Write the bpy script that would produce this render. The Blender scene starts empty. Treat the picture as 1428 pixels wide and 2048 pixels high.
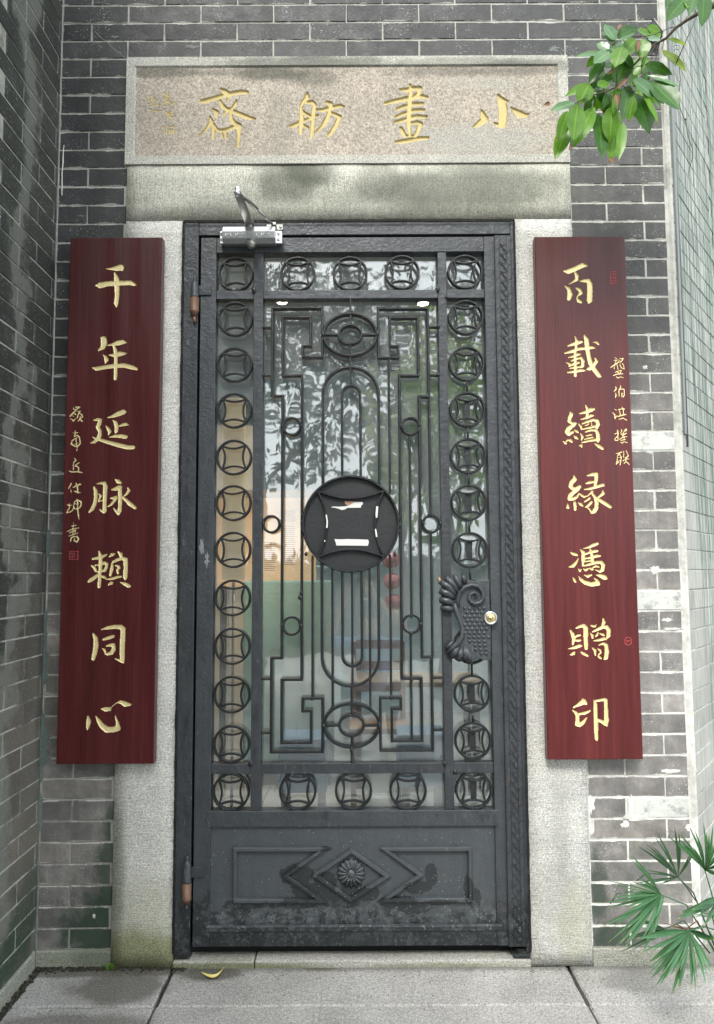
import bpy, math, random
import numpy as np
from mathutils import Vector, Matrix, noise as mnoise
random.seed(7)
C = bpy.context.scene.collection
SC = bpy.context.scene
R = math.radians
# ---------------------------------------------------------------- camera, world, sun, exposure
HC = 1.2517            # eye height
FPX = 1540.0           # focal length in photograph pixels (2048 high)
DW = 2.6               # distance to the facade
UPc = np.array([-90, 18391, -1540.0]); UPc /= np.linalg.norm(UPc)
XWc = np.array([18391, 90, 0.0]); XWc /= np.linalg.norm(XWc)
YWc = np.cross(UPc, XWc)
cam = bpy.data.cameras.new('camera'); camo = bpy.data.objects.new('camera', cam); C.objects.link(camo)
cam.sensor_fit = 'VERTICAL'; cam.sensor_height = 24; cam.sensor_width = 24; cam.lens = 24*FPX/2048
cam.clip_start = 0.05; cam.clip_end = 300
M = Matrix.Identity(4)
for j in range(3):
    M[0][j] = XWc[j]; M[1][j] = YWc[j]; M[2][j] = UPc[j]
M[0][3] = 0; M[1][3] = -DW; M[2][3] = HC
camo.matrix_world = M
SC.camera = camo
SC.view_settings.view_transform = 'Standard'; SC.view_settings.look = 'None'
SC.view_settings.gamma = 1; SC.view_settings.exposure = 1.25
try: SC.view_settings.use_curve_mapping = False
except Exception: pass
W = bpy.data.worlds.new('World'); SC.world = W; W.use_nodes = True
wn = W.node_tree.nodes; wl = W.node_tree.links
for n in list(wn): wn.remove(n)
SUND = Vector((-0.18, -0.78, 0.85)).normalized()
sky = wn.new('ShaderNodeTexSky'); sky.sky_type = 'NISHITA'; sky.sun_disc = False
sky.sun_elevation = math.asin(SUND.z); sky.sun_rotation = math.atan2(SUND.x, SUND.y)
sky.air_density = 0.8; sky.dust_density = 6; sky.ozone_density = 1
mixw = wn.new('ShaderNodeMix'); mixw.data_type = 'RGBA'; mixw.inputs[0].default_value = 0.75
mixw.inputs[7].default_value = (11.7, 12.6, 13.3, 1)        # cloud cover
wl.new(sky.outputs[0], mixw.inputs[6])
bg = wn.new('ShaderNodeBackground'); bg.inputs[1].default_value = 0.10
wl.new(mixw.outputs[2], bg.inputs[0])
wo = wn.new('ShaderNodeOutputWorld'); wl.new(bg.outputs[0], wo.inputs[0])
sl = bpy.data.lights.new('sun', 'SUN'); sl.energy = 1.5; sl.angle = R(16); sl.color = (1, .97, .92)
so = bpy.data.objects.new('sun', sl); C.objects.link(so)
so.rotation_euler = SUND.to_track_quat('Z', 'Y').to_euler()

# ---------------------------------------------------------------- measuring helpers (photograph point on a plane of the place)
def ray(px, py):
    d = np.array([px-714, 1024-py, -FPX]); return d@XWc, d@YWc, d@UPc
def P(px, py, Y=0.0):
    x, y, z = ray(px, py); t = (DW+Y)/y; return (x*t, Y, HC+z*t)
def WX(px, py, Y=0.0): return P(px, py, Y)[0]
def WZ(py, px=714, Y=0.0): return P(px, py, Y)[2]
def PZ(px, py, Z):
    x, y, z = ray(px, py); t = (Z-HC)/z; return (x*t, -DW+y*t, Z)
def PX(px, py, X):
    x, y, z = ray(px, py); t = X/x; return (X, -DW+y*t, HC+z*t)

# ---------------------------------------------------------------- object helpers
def meta(o, label=None, cat=None, group=None, kind=None):
    if label: o['label'] = label
    if cat: o['category'] = cat
    if group: o['group'] = group
    if kind: o['kind'] = kind
    return o
def thing(name, loc, label, cat, group=None):
    o = bpy.data.objects.new(name, None); C.objects.link(o); o.location = loc
    o.empty_display_size = .1
    return meta(o, label, cat, group)
def adopt(o, parent):
    o.parent = parent
    t = Vector(parent.location)
    q = parent.parent
    if parent.type != 'EMPTY':
        o.matrix_parent_inverse = parent.matrix_basis.inverted() if False else Matrix.Identity(4)
        # meshes that carry children sit at their own origin; their children use world coordinates
        o.matrix_parent_inverse = parent.matrix_basis.inverted()
    else:
        o.matrix_parent_inverse = Matrix.Translation(-t)
class MB:
    def __init__(s): s.v = []; s.f = []; s.sm = []
    def add(s, vs, fs, smooth=False):
        b = len(s.v); s.v += [tuple(p) for p in vs]
        for f in fs: s.f.append(tuple(b+i for i in f)); s.sm.append(smooth)
        return s
    def box(s, x0, x1, y0, y1, z0, z1):
        vs = [(x, y, z) for z in (z0, z1) for y in (y0, y1) for x in (x0, x1)]
        return s.add(vs, [(0,2,3,1), (4,5,7,6), (0,1,5,4), (2,6,7,3), (0,4,6,2), (1,3,7,5)])
    def prism(s, pts, y0, y1, inset=0.0):
        """polygon in xz (any order) extruded from y0 (front) to y1"""
        a = sum(pts[i][0]*pts[(i+1) % len(pts)][1]-pts[(i+1) % len(pts)][0]*pts[i][1] for i in range(len(pts)))
        if a < 0: pts = pts[::-1]
        n = len(pts)
        vs = [(p[0], y0, p[1]) for p in pts]+[(p[0], y1, p[1]) for p in pts]
        fs = [tuple(range(n)), tuple(range(2*n-1, n-1, -1))]
        fs += [(i, i+n, (i+1) % n+n, (i+1) % n) for i in range(n)]
        return s.add(vs, fs)
    def bar(s, pts, w, y0, y1, closed=False, flat=.5, smooth=False):
        """flat iron bar following pts (xz); w half width; rounded front at y0"""
        n = len(pts); P2 = [Vector(p) for p in pts]; offs = []
        for i in range(n):
            if closed: a, b, c = P2[i-1], P2[i], P2[(i+1) % n]
            else: a, b, c = P2[max(i-1, 0)], P2[i], P2[min(i+1, n-1)]
            d1 = (b-a).normalized() if (b-a).length > 1e-9 else (c-b).normalized()
            d2 = (c-b).normalized() if (c-b).length > 1e-9 else d1
            n1 = Vector((-d1.y, d1.x)); n2 = Vector((-d2.y, d2.x)); m = (n1+n2)
            if m.length < 1e-6: m = n1
            m.normalize(); k = max(m.dot(n1), .35); offs.append(m/k)
        prof = [(-1, y1), (-1, y0+w*.7), (-flat, y0), (flat, y0), (1, y0+w*.7), (1, y1)]
        k = len(prof); vs = []
        for i in range(n):
            for (u, y) in prof:
                q = P2[i]+offs[i]*(u*w); vs.append((q.x, y, q.y))
        fs = []
        for i in range(n if closed else n-1):
            j = (i+1) % n
            for t in range(k-1):
                fs.append((i*k+t, j*k+t, j*k+t+1, i*k+t+1))
            fs.append((i*k+k-1, j*k+k-1, j*k, i*k))
        if not closed:
            fs.append(tuple(range(k))); fs.append(tuple((n-1)*k+t for t in range(k-1, -1, -1)))
        return s.add(vs, [f[::-1] for f in fs], smooth)
    def tube(s, pts, rad, seg=8, cap=True, smooth=True, flat=None):
        """3-D tube, rad number or list; flat scales the y extent"""
        n = len(pts); P3 = [Vector(p) for p in pts]
        if not hasattr(rad, '__len__'): rad = [rad]*n
        vs = []; pn = None
        for i in range(n):
            d = (P3[min(i+1, n-1)]-P3[max(i-1, 0)]).normalized()
            ref = Vector((0, 1, 0)) if abs(d.y) < .95 else Vector((1, 0, 0))
            a = d.cross(ref).normalized(); b = d.cross(a).normalized()
            for t in range(seg):
                an = 2*math.pi*t/seg
                o = a*math.cos(an)*rad[i]+b*math.sin(an)*rad[i]*(flat or 1)
                vs.append(tuple(P3[i]+o))
        fs = [(i*seg+t, i*seg+(t+1) % seg, (i+1)*seg+(t+1) % seg, (i+1)*seg+t) for i in range(n-1) for t in range(seg)]
        if cap: fs += [tuple(range(seg-1, -1, -1)), tuple((n-1)*seg+t for t in range(seg))]
        return s.add(vs, fs, smooth)
    def lathe(s, c, prof, seg=20, axis='z', smooth=True):
        vs = []; n = len(prof)
        for (r, h) in prof:
            for t in range(seg):
                an = 2*math.pi*t/seg; a, b = r*math.cos(an), r*math.sin(an)
                if axis == 'z': vs.append((c[0]+a, c[1]+b, c[2]+h))
                elif axis == 'y': vs.append((c[0]+a, c[1]+h, c[2]-b))
                else: vs.append((c[0]+h, c[1]+a, c[2]+b))
        fs = [(i*seg+t, i*seg+(t+1) % seg, (i+1)*seg+(t+1) % seg, (i+1)*seg+t) for i in range(n-1) for t in range(seg)]
        fs += [tuple(range(seg-1, -1, -1)), tuple((n-1)*seg+t for t in range(seg))]
        return s.add(vs, fs, smooth)
    def ball(s, c, rx, ry, rz, seg=10, rings=6):
        prof = [(math.sin(math.pi*(i+.02)/(rings+.04)), -math.cos(math.pi*(i+.02)/(rings+.04))) for i in range(rings+1)]
        vs = []; 
        for (r, h) in prof:
            for t in range(seg):
                an = 2*math.pi*t/seg; vs.append((c[0]+rx*r*math.cos(an), c[1]+ry*r*math.sin(an), c[2]+rz*h))
        fs = [(i*seg+t, i*seg+(t+1) % seg, (i+1)*seg+(t+1) % seg, (i+1)*seg+t) for i in range(rings) for t in range(seg)]
        return s.add(vs, fs, True)
    def mesh(s, name):
        me = bpy.data.meshes.new(name); me.from_pydata(s.v, [], s.f)
        me.polygons.foreach_set('use_smooth', s.sm); me.update(); return me
    def obj(s, name, m, parent=None, bevel=0, **k):
        me = s.mesh(name); me.materials.append(m)
        o = bpy.data.objects.new(name, me); C.objects.link(o)
        if parent: adopt(o, parent)
        if bevel:
            b = o.modifiers.new('bevel', 'BEVEL'); b.width = bevel; b.segments = 2; b.limit_method = 'ANGLE'; b.angle_limit = R(40)
            b.harden_normals = False
        meta(o, **k); return o
def circ(cx, cz, r, n=40, a0=0, a1=2*math.pi, rz=None):
    rz = rz or r; cl = abs(a1-a0-2*math.pi) < 1e-6
    m = n if cl else n+1
    return [(cx+r*math.cos(a0+(a1-a0)*i/n), cz+rz*math.sin(a0+(a1-a0)*i/n)) for i in range(m)]
def fix(me):
    import bmesh
    b = bmesh.new(); b.from_mesh(me); bmesh.ops.recalc_face_normals(b, faces=b.faces); b.to_mesh(me); b.free()

# ---------------------------------------------------------------- material helper
class Mt:
    def __init__(s, name, rough=.6, metal=0, spec=.5):
        s.m = bpy.data.materials.new(name); s.m.use_nodes = True
        s.t = s.m.node_tree; s.n = s.t.nodes; s.l = s.t.links
        s.b = s.n['Principled BSDF']; s.b.inputs['Roughness'].default_value = rough
        s.b.inputs['Metallic'].default_value = metal; s.b.inputs['Specular IOR Level'].default_value = spec
        s.geo = None
    def pos(s):
        if not s.geo: s.geo = s.n.new('ShaderNodeNewGeometry')
        return s.geo.outputs['Position']
    def objc(s):
        return s.n.new('ShaderNodeTexCoord').outputs['Object']
    def xyz(s):
        x = s.n.new('ShaderNodeSeparateXYZ'); s.l.new(s.pos(), x.inputs[0]); return x.outputs
    def map(s, scale=(1, 1, 1), loc=(0, 0, 0), rot=(0, 0, 0), src=None):
        m = s.n.new('ShaderNodeMapping'); m.inputs['Scale'].default_value = scale; m.inputs['Location'].default_value = loc
        m.inputs['Rotation'].default_value = rot
        s.l.new(src or s.pos(), m.inputs[0]); return m.outputs[0]
    def set(s, inp, v):
        if isinstance(v, (int, float)): inp.default_value = v
        elif isinstance(v, tuple): inp.default_value = tuple(v)+((1,) if len(v) == 3 and len(inp.default_value) == 4 else ())
        else: s.l.new(v, inp)
    def noise(s, scale=5, detail=4, rough=.6, vec=None, dist=0):
        n = s.n.new('ShaderNodeTexNoise'); n.inputs['Scale'].default_value = scale; n.inputs['Detail'].default_value = detail
        n.inputs['Roughness'].default_value = rough; n.inputs['Distortion'].default_value = dist
        s.l.new(vec or s.pos(), n.inputs['Vector']); return n.outputs[0]
    def vor(s, scale=5, vec=None, feat='F1', out=0):
        n = s.n.new('ShaderNodeTexVoronoi'); n.inputs['Scale'].default_value = scale; n.feature = feat
        s.l.new(vec or s.pos(), n.inputs['Vector']); return n.outputs[out]
    def math(s, op, a, b=0.0, clamp=False):
        n = s.n.new('ShaderNodeMath'); n.operation = op; n.use_clamp = clamp
        s.set(n.inputs[0], a); s.set(n.inputs[1], b); return n.outputs[0]
    def step(s, v, a, b, lo=0.0, hi=1.0):
        n = s.n.new('ShaderNodeMapRange'); n.interpolation_type = 'SMOOTHSTEP'; n.clamp = True
        s.set(n.inputs[0], v); n.inputs[1].default_value = a; n.inputs[2].default_value = b
        n.inputs[3].default_value = lo; n.inputs[4].default_value = hi; return n.outputs[0]
    def mix(s, f, a, b, mode='MIX'):
        n = s.n.new('ShaderNodeMix'); n.data_type = 'RGBA'; n.blend_type = mode
        s.set(n.inputs[0], f); s.set(n.inputs[6], a); s.set(n.inputs[7], b); return n.outputs[2]
    def ramp(s, v, stops):
        n = s.n.new('ShaderNodeValToRGB'); e = n.color_ramp.elements
        while len(e) < len(stops): e.new(.5)
        for i, (p, c) in enumerate(stops):
            e[i].position = p; e[i].color = tuple(c)+(1,)
        s.l.new(v, n.inputs[0]); return n.outputs[0]
    def rnd(s):
        return s.n.new('ShaderNodeObjectInfo').outputs['Random']
    def blob(s, x, z, rx, rz, wob=.35, sc=6, x2=None):
        """soft stain round a place on the facade, 0..1"""
        X = s.xyz(); a = s.math('DIVIDE', s.math('SUBTRACT', X[0], x), rx); b = s.math('DIVIDE', s.math('SUBTRACT', X[2], z), rz)
        d = s.math('SQRT', s.math('ADD', s.math('MULTIPLY', a, a), s.math('MULTIPLY', b, b)))
        d = s.math('ADD', d, s.math('MULTIPLY', s.math('SUBTRACT', s.noise(sc, 5, .65), .5), wob*4))
        return s.step(d, 1.15, .45)
    def color(s, v): s.set(s.b.inputs['Base Color'], v); return s
    def rough(s, v): s.set(s.b.inputs['Roughness'], v); return s
    def bump(s, h, dist=.002, strength=1.0):
        n = s.n.new('ShaderNodeBump'); n.inputs['Distance'].default_value = dist; n.inputs['Strength'].default_value = strength
        s.l.new(h, n.inputs['Height'])
        if s.b.inputs['Normal'].is_linked: s.l.new(s.b.inputs['Normal'].links[0].from_socket, n.inputs['Normal'])
        s.l.new(n.outputs[0], s.b.inputs['Normal']); return s
def mul(c, k): return tuple(v*k for v in c)

CPH = .0676-2*.0024
# brick: darker above, browner and paler low down; random per brick; scuffs and lime specks
def brick_mat(name, lo, hi, z0, z1, green=None, scuff=.5, wash=0, spread=.35, edge=(.42, .42, .38)):
    m = Mt(name, .55, spec=.4); X = m.xyz()
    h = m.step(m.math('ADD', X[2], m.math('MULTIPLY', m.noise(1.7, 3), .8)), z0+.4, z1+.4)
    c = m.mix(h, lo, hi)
    c = m.mix(.8, c, m.ramp(m.rnd(), [(0, (1-spread,)*3), (.6, (1, 1, 1)), (1, (1+spread*.7, 1+spread*.62, 1+spread*.5))]), 'MULTIPLY')
    cl = m.noise(9, 6, .7)
    c = m.mix(.9, c, m.ramp(cl, [(.25, (.42, .44, .46)), (.5, (1, 1, 1)), (.72, (1.75, 1.72, 1.66))]), 'MULTIPLY')
    c = m.mix(m.math('MULTIPLY', m.step(m.noise(3.1, 5, .7, m.map(loc=(7, 3, 1))), .52, .70), .22), c, (.16, .17, .16))
    c = m.mix(.6, c, m.ramp(m.noise(2.2, 4, .6, m.map(loc=(1, 9, 4))), [(.35, (.7, .7, .7)), (.65, (1.35, 1.35, 1.35))]), 'MULTIPLY')
    c = m.mix(.6, c, m.ramp(m.noise(1, 4, .6, m.map((25, 25, 3.0))), [(.3, (.75, .75, .75)), (.55, (1, 1, 1)), (.75, (1.35, 1.35, 1.3))]), 'MULTIPLY')
    sp = m.math('MULTIPLY', m.step(m.noise(170, 3, .6), .60, .64), m.step(m.noise(7, 4, .7, m.map(loc=(2, 5, 1))), .48, .60))
    sc = m.step(m.math('MULTIPLY', m.noise(1, 5, .75, m.map((60, 60, 14))), m.step(m.noise(5, 3), .48, .70)), .50, .62)
    sc = m.math('MULTIPLY', sc, scuff*.55)
    c = m.mix(m.math('MULTIPLY', sp, .75*scuff), c, (.45, .46, .43))
    c = m.mix(sc, c, (.42, .43, .41))
    if green:
        for (gx, gz, rx, rz, k) in green:
            b = m.blob(gx, gz, rx, rz, .5, 16)
            c = m.mix(m.math('MULTIPLY', b, k*.85), c, (.026, .048, .030))
    if edge:
        oc = m.n.new('ShaderNodeSeparateXYZ'); m.l.new(m.objc(), oc.inputs[0])
        e = m.math('MINIMUM', oc.outputs[2], m.math('SUBTRACT', CPH, oc.outputs[2])); e = m.math('MINIMUM', e, m.math('ADD', oc.outputs[0], .0015))
        nz = m.math('SUBTRACT', m.noise(75, 5, .75), .5); nb = m.math('SUBTRACT', m.noise(11, 3, .6, m.map(loc=(4, 4, 8))), .46)
        e = m.math('SUBTRACT', e, m.math('ADD', m.math('MULTIPLY', nz, .010), m.math('MULTIPLY', nb, .020)))
        c = m.mix(m.math('MULTIPLY', m.step(e, .0010, -.0012), .75), c, edge)
        c = m.mix(m.math('MULTIPLY', m.step(e, .0045, .0005), .35), c, m.mix(1, (1.6, 1.6, 1.55), c, 'MULTIPLY'))
    if wash:
        c = m.mix(m.math('MULTIPLY', m.step(m.noise(16, 6, .75), .36, .50, .25, 1), m.step(m.noise(5, 3), .3, .5, .6, .95)), c, (.56, .58, .54))
    m.color(c); m.rough(m.step(cl, .3, .7, .45, .7))
    m.bump(m.noise(120, 6, .7), .0012); m.bump(m.noise(18, 3), .003)
    return m.m
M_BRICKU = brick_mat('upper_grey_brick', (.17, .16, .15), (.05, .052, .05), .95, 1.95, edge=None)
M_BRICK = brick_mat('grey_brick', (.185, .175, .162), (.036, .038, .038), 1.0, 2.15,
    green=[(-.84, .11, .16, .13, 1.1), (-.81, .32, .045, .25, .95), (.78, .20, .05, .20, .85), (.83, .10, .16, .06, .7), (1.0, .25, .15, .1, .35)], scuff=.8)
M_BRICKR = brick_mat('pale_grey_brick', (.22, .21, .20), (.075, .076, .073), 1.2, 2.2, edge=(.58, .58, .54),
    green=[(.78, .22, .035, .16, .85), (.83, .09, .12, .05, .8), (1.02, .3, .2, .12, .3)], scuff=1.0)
M_BRICKW = brick_mat('whitewashed_brick', (.3, .3, .29), (.3, .3, .29), 1, 2, scuff=1, wash=1)
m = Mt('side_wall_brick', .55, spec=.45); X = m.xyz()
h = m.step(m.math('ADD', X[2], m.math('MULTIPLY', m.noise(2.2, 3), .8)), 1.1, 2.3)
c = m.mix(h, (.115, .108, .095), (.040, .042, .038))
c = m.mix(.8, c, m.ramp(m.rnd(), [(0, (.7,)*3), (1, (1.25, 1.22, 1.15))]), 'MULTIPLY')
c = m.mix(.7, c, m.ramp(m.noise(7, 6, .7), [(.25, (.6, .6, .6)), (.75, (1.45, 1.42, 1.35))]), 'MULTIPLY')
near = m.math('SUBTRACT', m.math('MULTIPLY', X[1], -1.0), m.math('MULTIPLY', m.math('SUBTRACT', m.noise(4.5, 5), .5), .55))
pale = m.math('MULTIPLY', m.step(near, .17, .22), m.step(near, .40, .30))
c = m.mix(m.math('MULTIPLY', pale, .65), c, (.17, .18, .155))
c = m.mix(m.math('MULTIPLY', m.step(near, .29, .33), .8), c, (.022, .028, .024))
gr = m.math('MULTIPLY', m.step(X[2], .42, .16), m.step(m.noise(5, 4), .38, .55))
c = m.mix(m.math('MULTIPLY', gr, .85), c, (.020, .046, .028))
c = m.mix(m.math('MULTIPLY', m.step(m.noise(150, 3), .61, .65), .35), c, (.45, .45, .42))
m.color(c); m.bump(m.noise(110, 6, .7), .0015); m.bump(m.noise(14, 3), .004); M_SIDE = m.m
m = Mt('splayed_wall_brick', .7, spec=.3); X = m.xyz()
c = m.ramp(m.rnd(), [(0, (.33, .325, .295)), (1, (.41, .405, .37))])
c = m.mix(.7, c, m.ramp(m.noise(3, 6, .6, m.map((20, 20, 3))), [(.3, (.7, .72, .7)), (.7, (1.25, 1.28, 1.25))]), 'MULTIPLY')
st = m.noise(1, 6, .72, m.map((70, 70, 2.2)))
up_ = m.step(m.math('ADD', m.math('SUBTRACT', X[2], 2.0), m.math('MULTIPLY', m.math('SUBTRACT', X[0], 1.11), 12.0)), .1, 1.3)
c = m.mix(m.math('MULTIPLY', m.step(st, .47, .56), m.math('MULTIPLY', up_, .9)), c, (.07, .14, .10))
c = m.mix(m.math('MULTIPLY', m.step(st, .42, .36), up_), c, (.58, .60, .55))
c = m.mix(m.math('MULTIPLY', m.step(m.noise(1, 5, .7, m.map((130, 130, 4))), .56, .6), m.math('MULTIPLY', up_, .9)), c, (.02, .03, .025))
m.color(c); m.bump(st, .003); M_SPLAY = m.m
def mortar_mat(name, a, b, z0=.3, z1=2.3, fade=.45):
    m = Mt(name, .9, spec=.2); X = m.xyz()
    c = m.mix(m.step(X[2], z0, z1), a, b)
    c = m.mix(.8, c, m.ramp(m.noise(25, 5, .7), [(.3, (.55, .55, .53)), (.55, (1, 1, 1)), (.8, (1.1, 1.1, 1.1))]), 'MULTIPLY')
    c = m.mix(m.math('MULTIPLY', m.step(m.noise(6, 5, .7), .48, .62), fade), c, (.10, .10, .09))
    m.color(c); m.bump(m.noise(200, 4), .001); return m.m
M_MORT = mortar_mat('lime_mortar', (.30, .29, .26), (.42, .42, .38), .2, .9)
M_MORTR = mortar_mat('white_lime_mortar', (.68, .68, .64), (.50, .50, .46), .3, 2.3, .25)
M_MORTS = mortar_mat('grey_joint_mortar', (.46, .46, .41), (.34, .34, .30), .3, 2.3, .9)
M_MORTP = mortar_mat('pale_joint_mortar', (.80, .81, .77), (.40, .41, .375), .9, 1.6, .4)

def granite(name, base, dark, chisel=None, stains=(), moss=(), sc=420, contrast=1.0, rough=.85):
    m = Mt(name, rough, spec=.25)
    g = m.math('ADD', m.math('MULTIPLY', m.noise(sc, 4, .75), .5), m.math('MULTIPLY', m.noise(sc*.42, 3, .7), .5))
    c = m.mix(m.step(g, .41, .58), mul(dark, .78), mul(base, 1.05))
    c = m.mix(m.math('MULTIPLY', m.step(m.noise(sc*.5, 3, .7, m.map(loc=(3, 1, 2))), .57, .66), .85*contrast), c, mul(base, 1.35))
    c = m.mix(.8, c, m.ramp(m.noise(4, 6, .65), [(.3, (.78, .79, .77)), (.5, (1, 1, 1)), (.72, (1.16, 1.15, 1.12))]), 'MULTIPLY')
    hg = g
    if chisel == 'h': ch = m.noise(1, 4, .7, m.map((22, 22, 330)))
    elif chisel == 'v': ch = m.noise(1, 4, .7, m.map((330, 60, 20)))
    if chisel:
        c = m.mix(.5, c, m.ramp(ch, [(.34, (.62, .62, .60)), (.5, (1, 1, 1)), (.68, (1.22, 1.22, 1.2))]), 'MULTIPLY')
        m.bump(ch, .003)
    for (x, z, rx, rz, k, col, wob, s2) in stains:
        b = m.blob(x, z, rx, rz, wob, s2)
        c = m.mix(m.math('MULTIPLY', b, k), c, m.mix(.22, col, c))
    for (x, z, rx, rz, k, col) in moss:
        b = m.blob(x, z, rx, rz, .2, 9)
        gm = m.mix(m.step(m.noise(300, 4, .7), .42, .62), mul(col, .55), mul(col, 1.35))
        c = m.mix(m.math('MULTIPLY', b, k), c, gm)
    m.color(c); m.bump(g, .0022); m.bump(m.noise(9, 3), .004)
    return m.m
ST = (.66, .65, .60)
DK = (.060, .068, .052)
zl = WZ
M_LINTEL = granite('weathered_lintel_granite', (.56, .555, .48), (.38, .38, .32), 'v', stains=[
    (WX(700, 400), zl(412), .75, .07, .40, (.13, .145, .115), .3, 4), (WX(930, 370), zl(375), .40, .10, .5, (.15, .165, .13), .3, 4),
    (WX(575, 380), zl(365), .13, .10, .85, DK, .3, 5), (WX(620, 350), zl(345), .12, .07, .8, DK, .3, 5),
    (WX(950, 390), zl(385), .45, .10, .55, DK, .35, 4), (WX(400, 400), zl(430), .18, .05, .4, DK, .35, 6),
    (WX(760, 390), zl(370), .10, .09, .5, DK, .3, 6)])
M_PFRAME = granite('plaque_surround_granite', (.50, .49, .44), (.33, .325, .285), None, stains=[
    (WX(620, 130), zl(133), .30, .045, .8, DK, .4, 9), (WX(930, 130), zl(135), .28, .03, .55, DK, .4, 9), (WX(1060, 135), zl(140), .2, .03, .6, DK, .4, 9)])
M_PLAQUE = granite('pink_granite_panel', (.43, .385, .32), (.285, .25, .21), None, stains=[
    (WX(545, 165), zl(150), .14, .035, .9, DK, .3, 9), (WX(620, 160), zl(160), .10, .04, .6, DK, .35, 8),
    (WX(560, 240), zl(250), .06, .14, .35, (.15, .16, .13), .3, 6), (WX(330, 145), zl(148), .3, .02, .7, DK, .4, 12),
    (WX(950, 150), zl(148), .35, .025, .6, DK, .4, 10)],
    moss=[(WX(950, 290), zl(285), .30, .07, .6, (.42, .42, .38)), (WX(960, 155), zl(170), .2, .03, .4, (.40, .40, .35))], sc=300, contrast=1.1)
M_JAMBL = granite('left_jamb_granite', ST, (.45, .445, .41), 'h', stains=[
    (-.76, 1.15+1.1, .05, .4, .25, (.2, .2, .17), .3, 5)],
    moss=[(-.70, .01, .30, .13, .88, (.20, .21, .085)), (-.70, .15, .20, .15, .38, (.34, .35, .21)), (-.79, .30, .04, .25, .4, (.12, .15, .08))])
M_JAMBR = granite('right_jamb_granite', (.64, .635, .60), (.42, .415, .39), 'h', stains=[
    (.66, .75-.3, .035, .18, .45, (.3, .3, .29), .3, 8), (.64, .2, .1, .14, .4, (.3, .3, .28), .3, 8)],
    moss=[(.70, .12, .07, .16, .35, (.42, .43, .27))])
M_SILL = granite('sill_granite', (.46, .45, .41), (.26, .26, .23), None, moss=[(-.42, .0, .35, .022, .8, (.16, .18, .08)), (.25, .0, .3, .014, .6, (.2, .22, .12))])
M_PLINTH = granite('plinth_granite', (.40, .405, .35), (.24, .25, .2), 'h', stains=[(-.84, .03, .12, .05, .7, DK, .4, 12)], moss=[(-.9, .03, .15, .05, .4, (.22, .25, .15))])
# paving
m = Mt('paving_granite', .75, spec=.3); X = m.xyz()
g = m.math('ADD', m.math('MULTIPLY', m.noise(260, 4, .8), .6), m.math('MULTIPLY', m.noise(110, 3, .7), .4))
c = m.mix(m.step(g, .38, .6), (.20, .195, .185), (.44, .43, .41))
fl = m.step(m.noise(1, 3, .6, m.map((210, 120, 100), rot=(0, 0, .5))), .565, .62)
c = m.mix(m.math('MULTIPLY', fl, .85), c, (.55, .55, .53))
c = m.mix(.9, c, m.ramp(m.noise(3.5, 6, .65), [(.3, (.72, .72, .7)), (.7, (1.25, 1.24, 1.22))]), 'MULTIPLY')
def gblob(m, x, y, rx, ry, wob=.3, sc=8):
    X = m.xyz(); a = m.math('DIVIDE', m.math('SUBTRACT', X[0], x), rx); b = m.math('DIVIDE', m.math('SUBTRACT', X[1], y), ry)
    d = m.math('SQRT', m.math('ADD', m.math('MULTIPLY', a, a), m.math('MULTIPLY', b, b)))
    d = m.math('ADD', d, m.math('MULTIPLY', m.math('SUBTRACT', m.noise(sc, 5, .65), .5), wob*4))
    return m.step(d, 1.15, .6)
for (px, py, rx, ry, k) in [(240, 1975, .17, .10, .75), (160, 1945, .22, .035, .8), (300, 1942, .14, .03, .8), (420, 1947, .11, .05, .85), (640, 1935, .06, .02, .7), (560, 1932, .2, .012, .6), (130, 2045, .25, .05, .6), (1300, 1960, .2, .08, .35)]:
    q = PZ(px, py, 0)
    c = m.mix(m.math('MULTIPLY', gblob(m, q[0], q[1], rx, ry), k), c, m.mix(m.step(m.noise(180, 4), .4, .65), (.05, .046, .036), (.17, .158, .13)))
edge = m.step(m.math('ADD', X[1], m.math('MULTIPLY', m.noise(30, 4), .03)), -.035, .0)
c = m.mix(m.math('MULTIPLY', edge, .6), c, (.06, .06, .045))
m.color(c); m.bump(g, .003); m.bump(m.noise(40, 4), .003); M_PAVE = m.m
m = Mt('dirt', 1, spec=.1); m.color(m.mix(m.noise(220, 4), (.02, .018, .014), (.08, .072, .055))); m.bump(m.noise(150, 5), .006); M_DIRT = m.m
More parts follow.
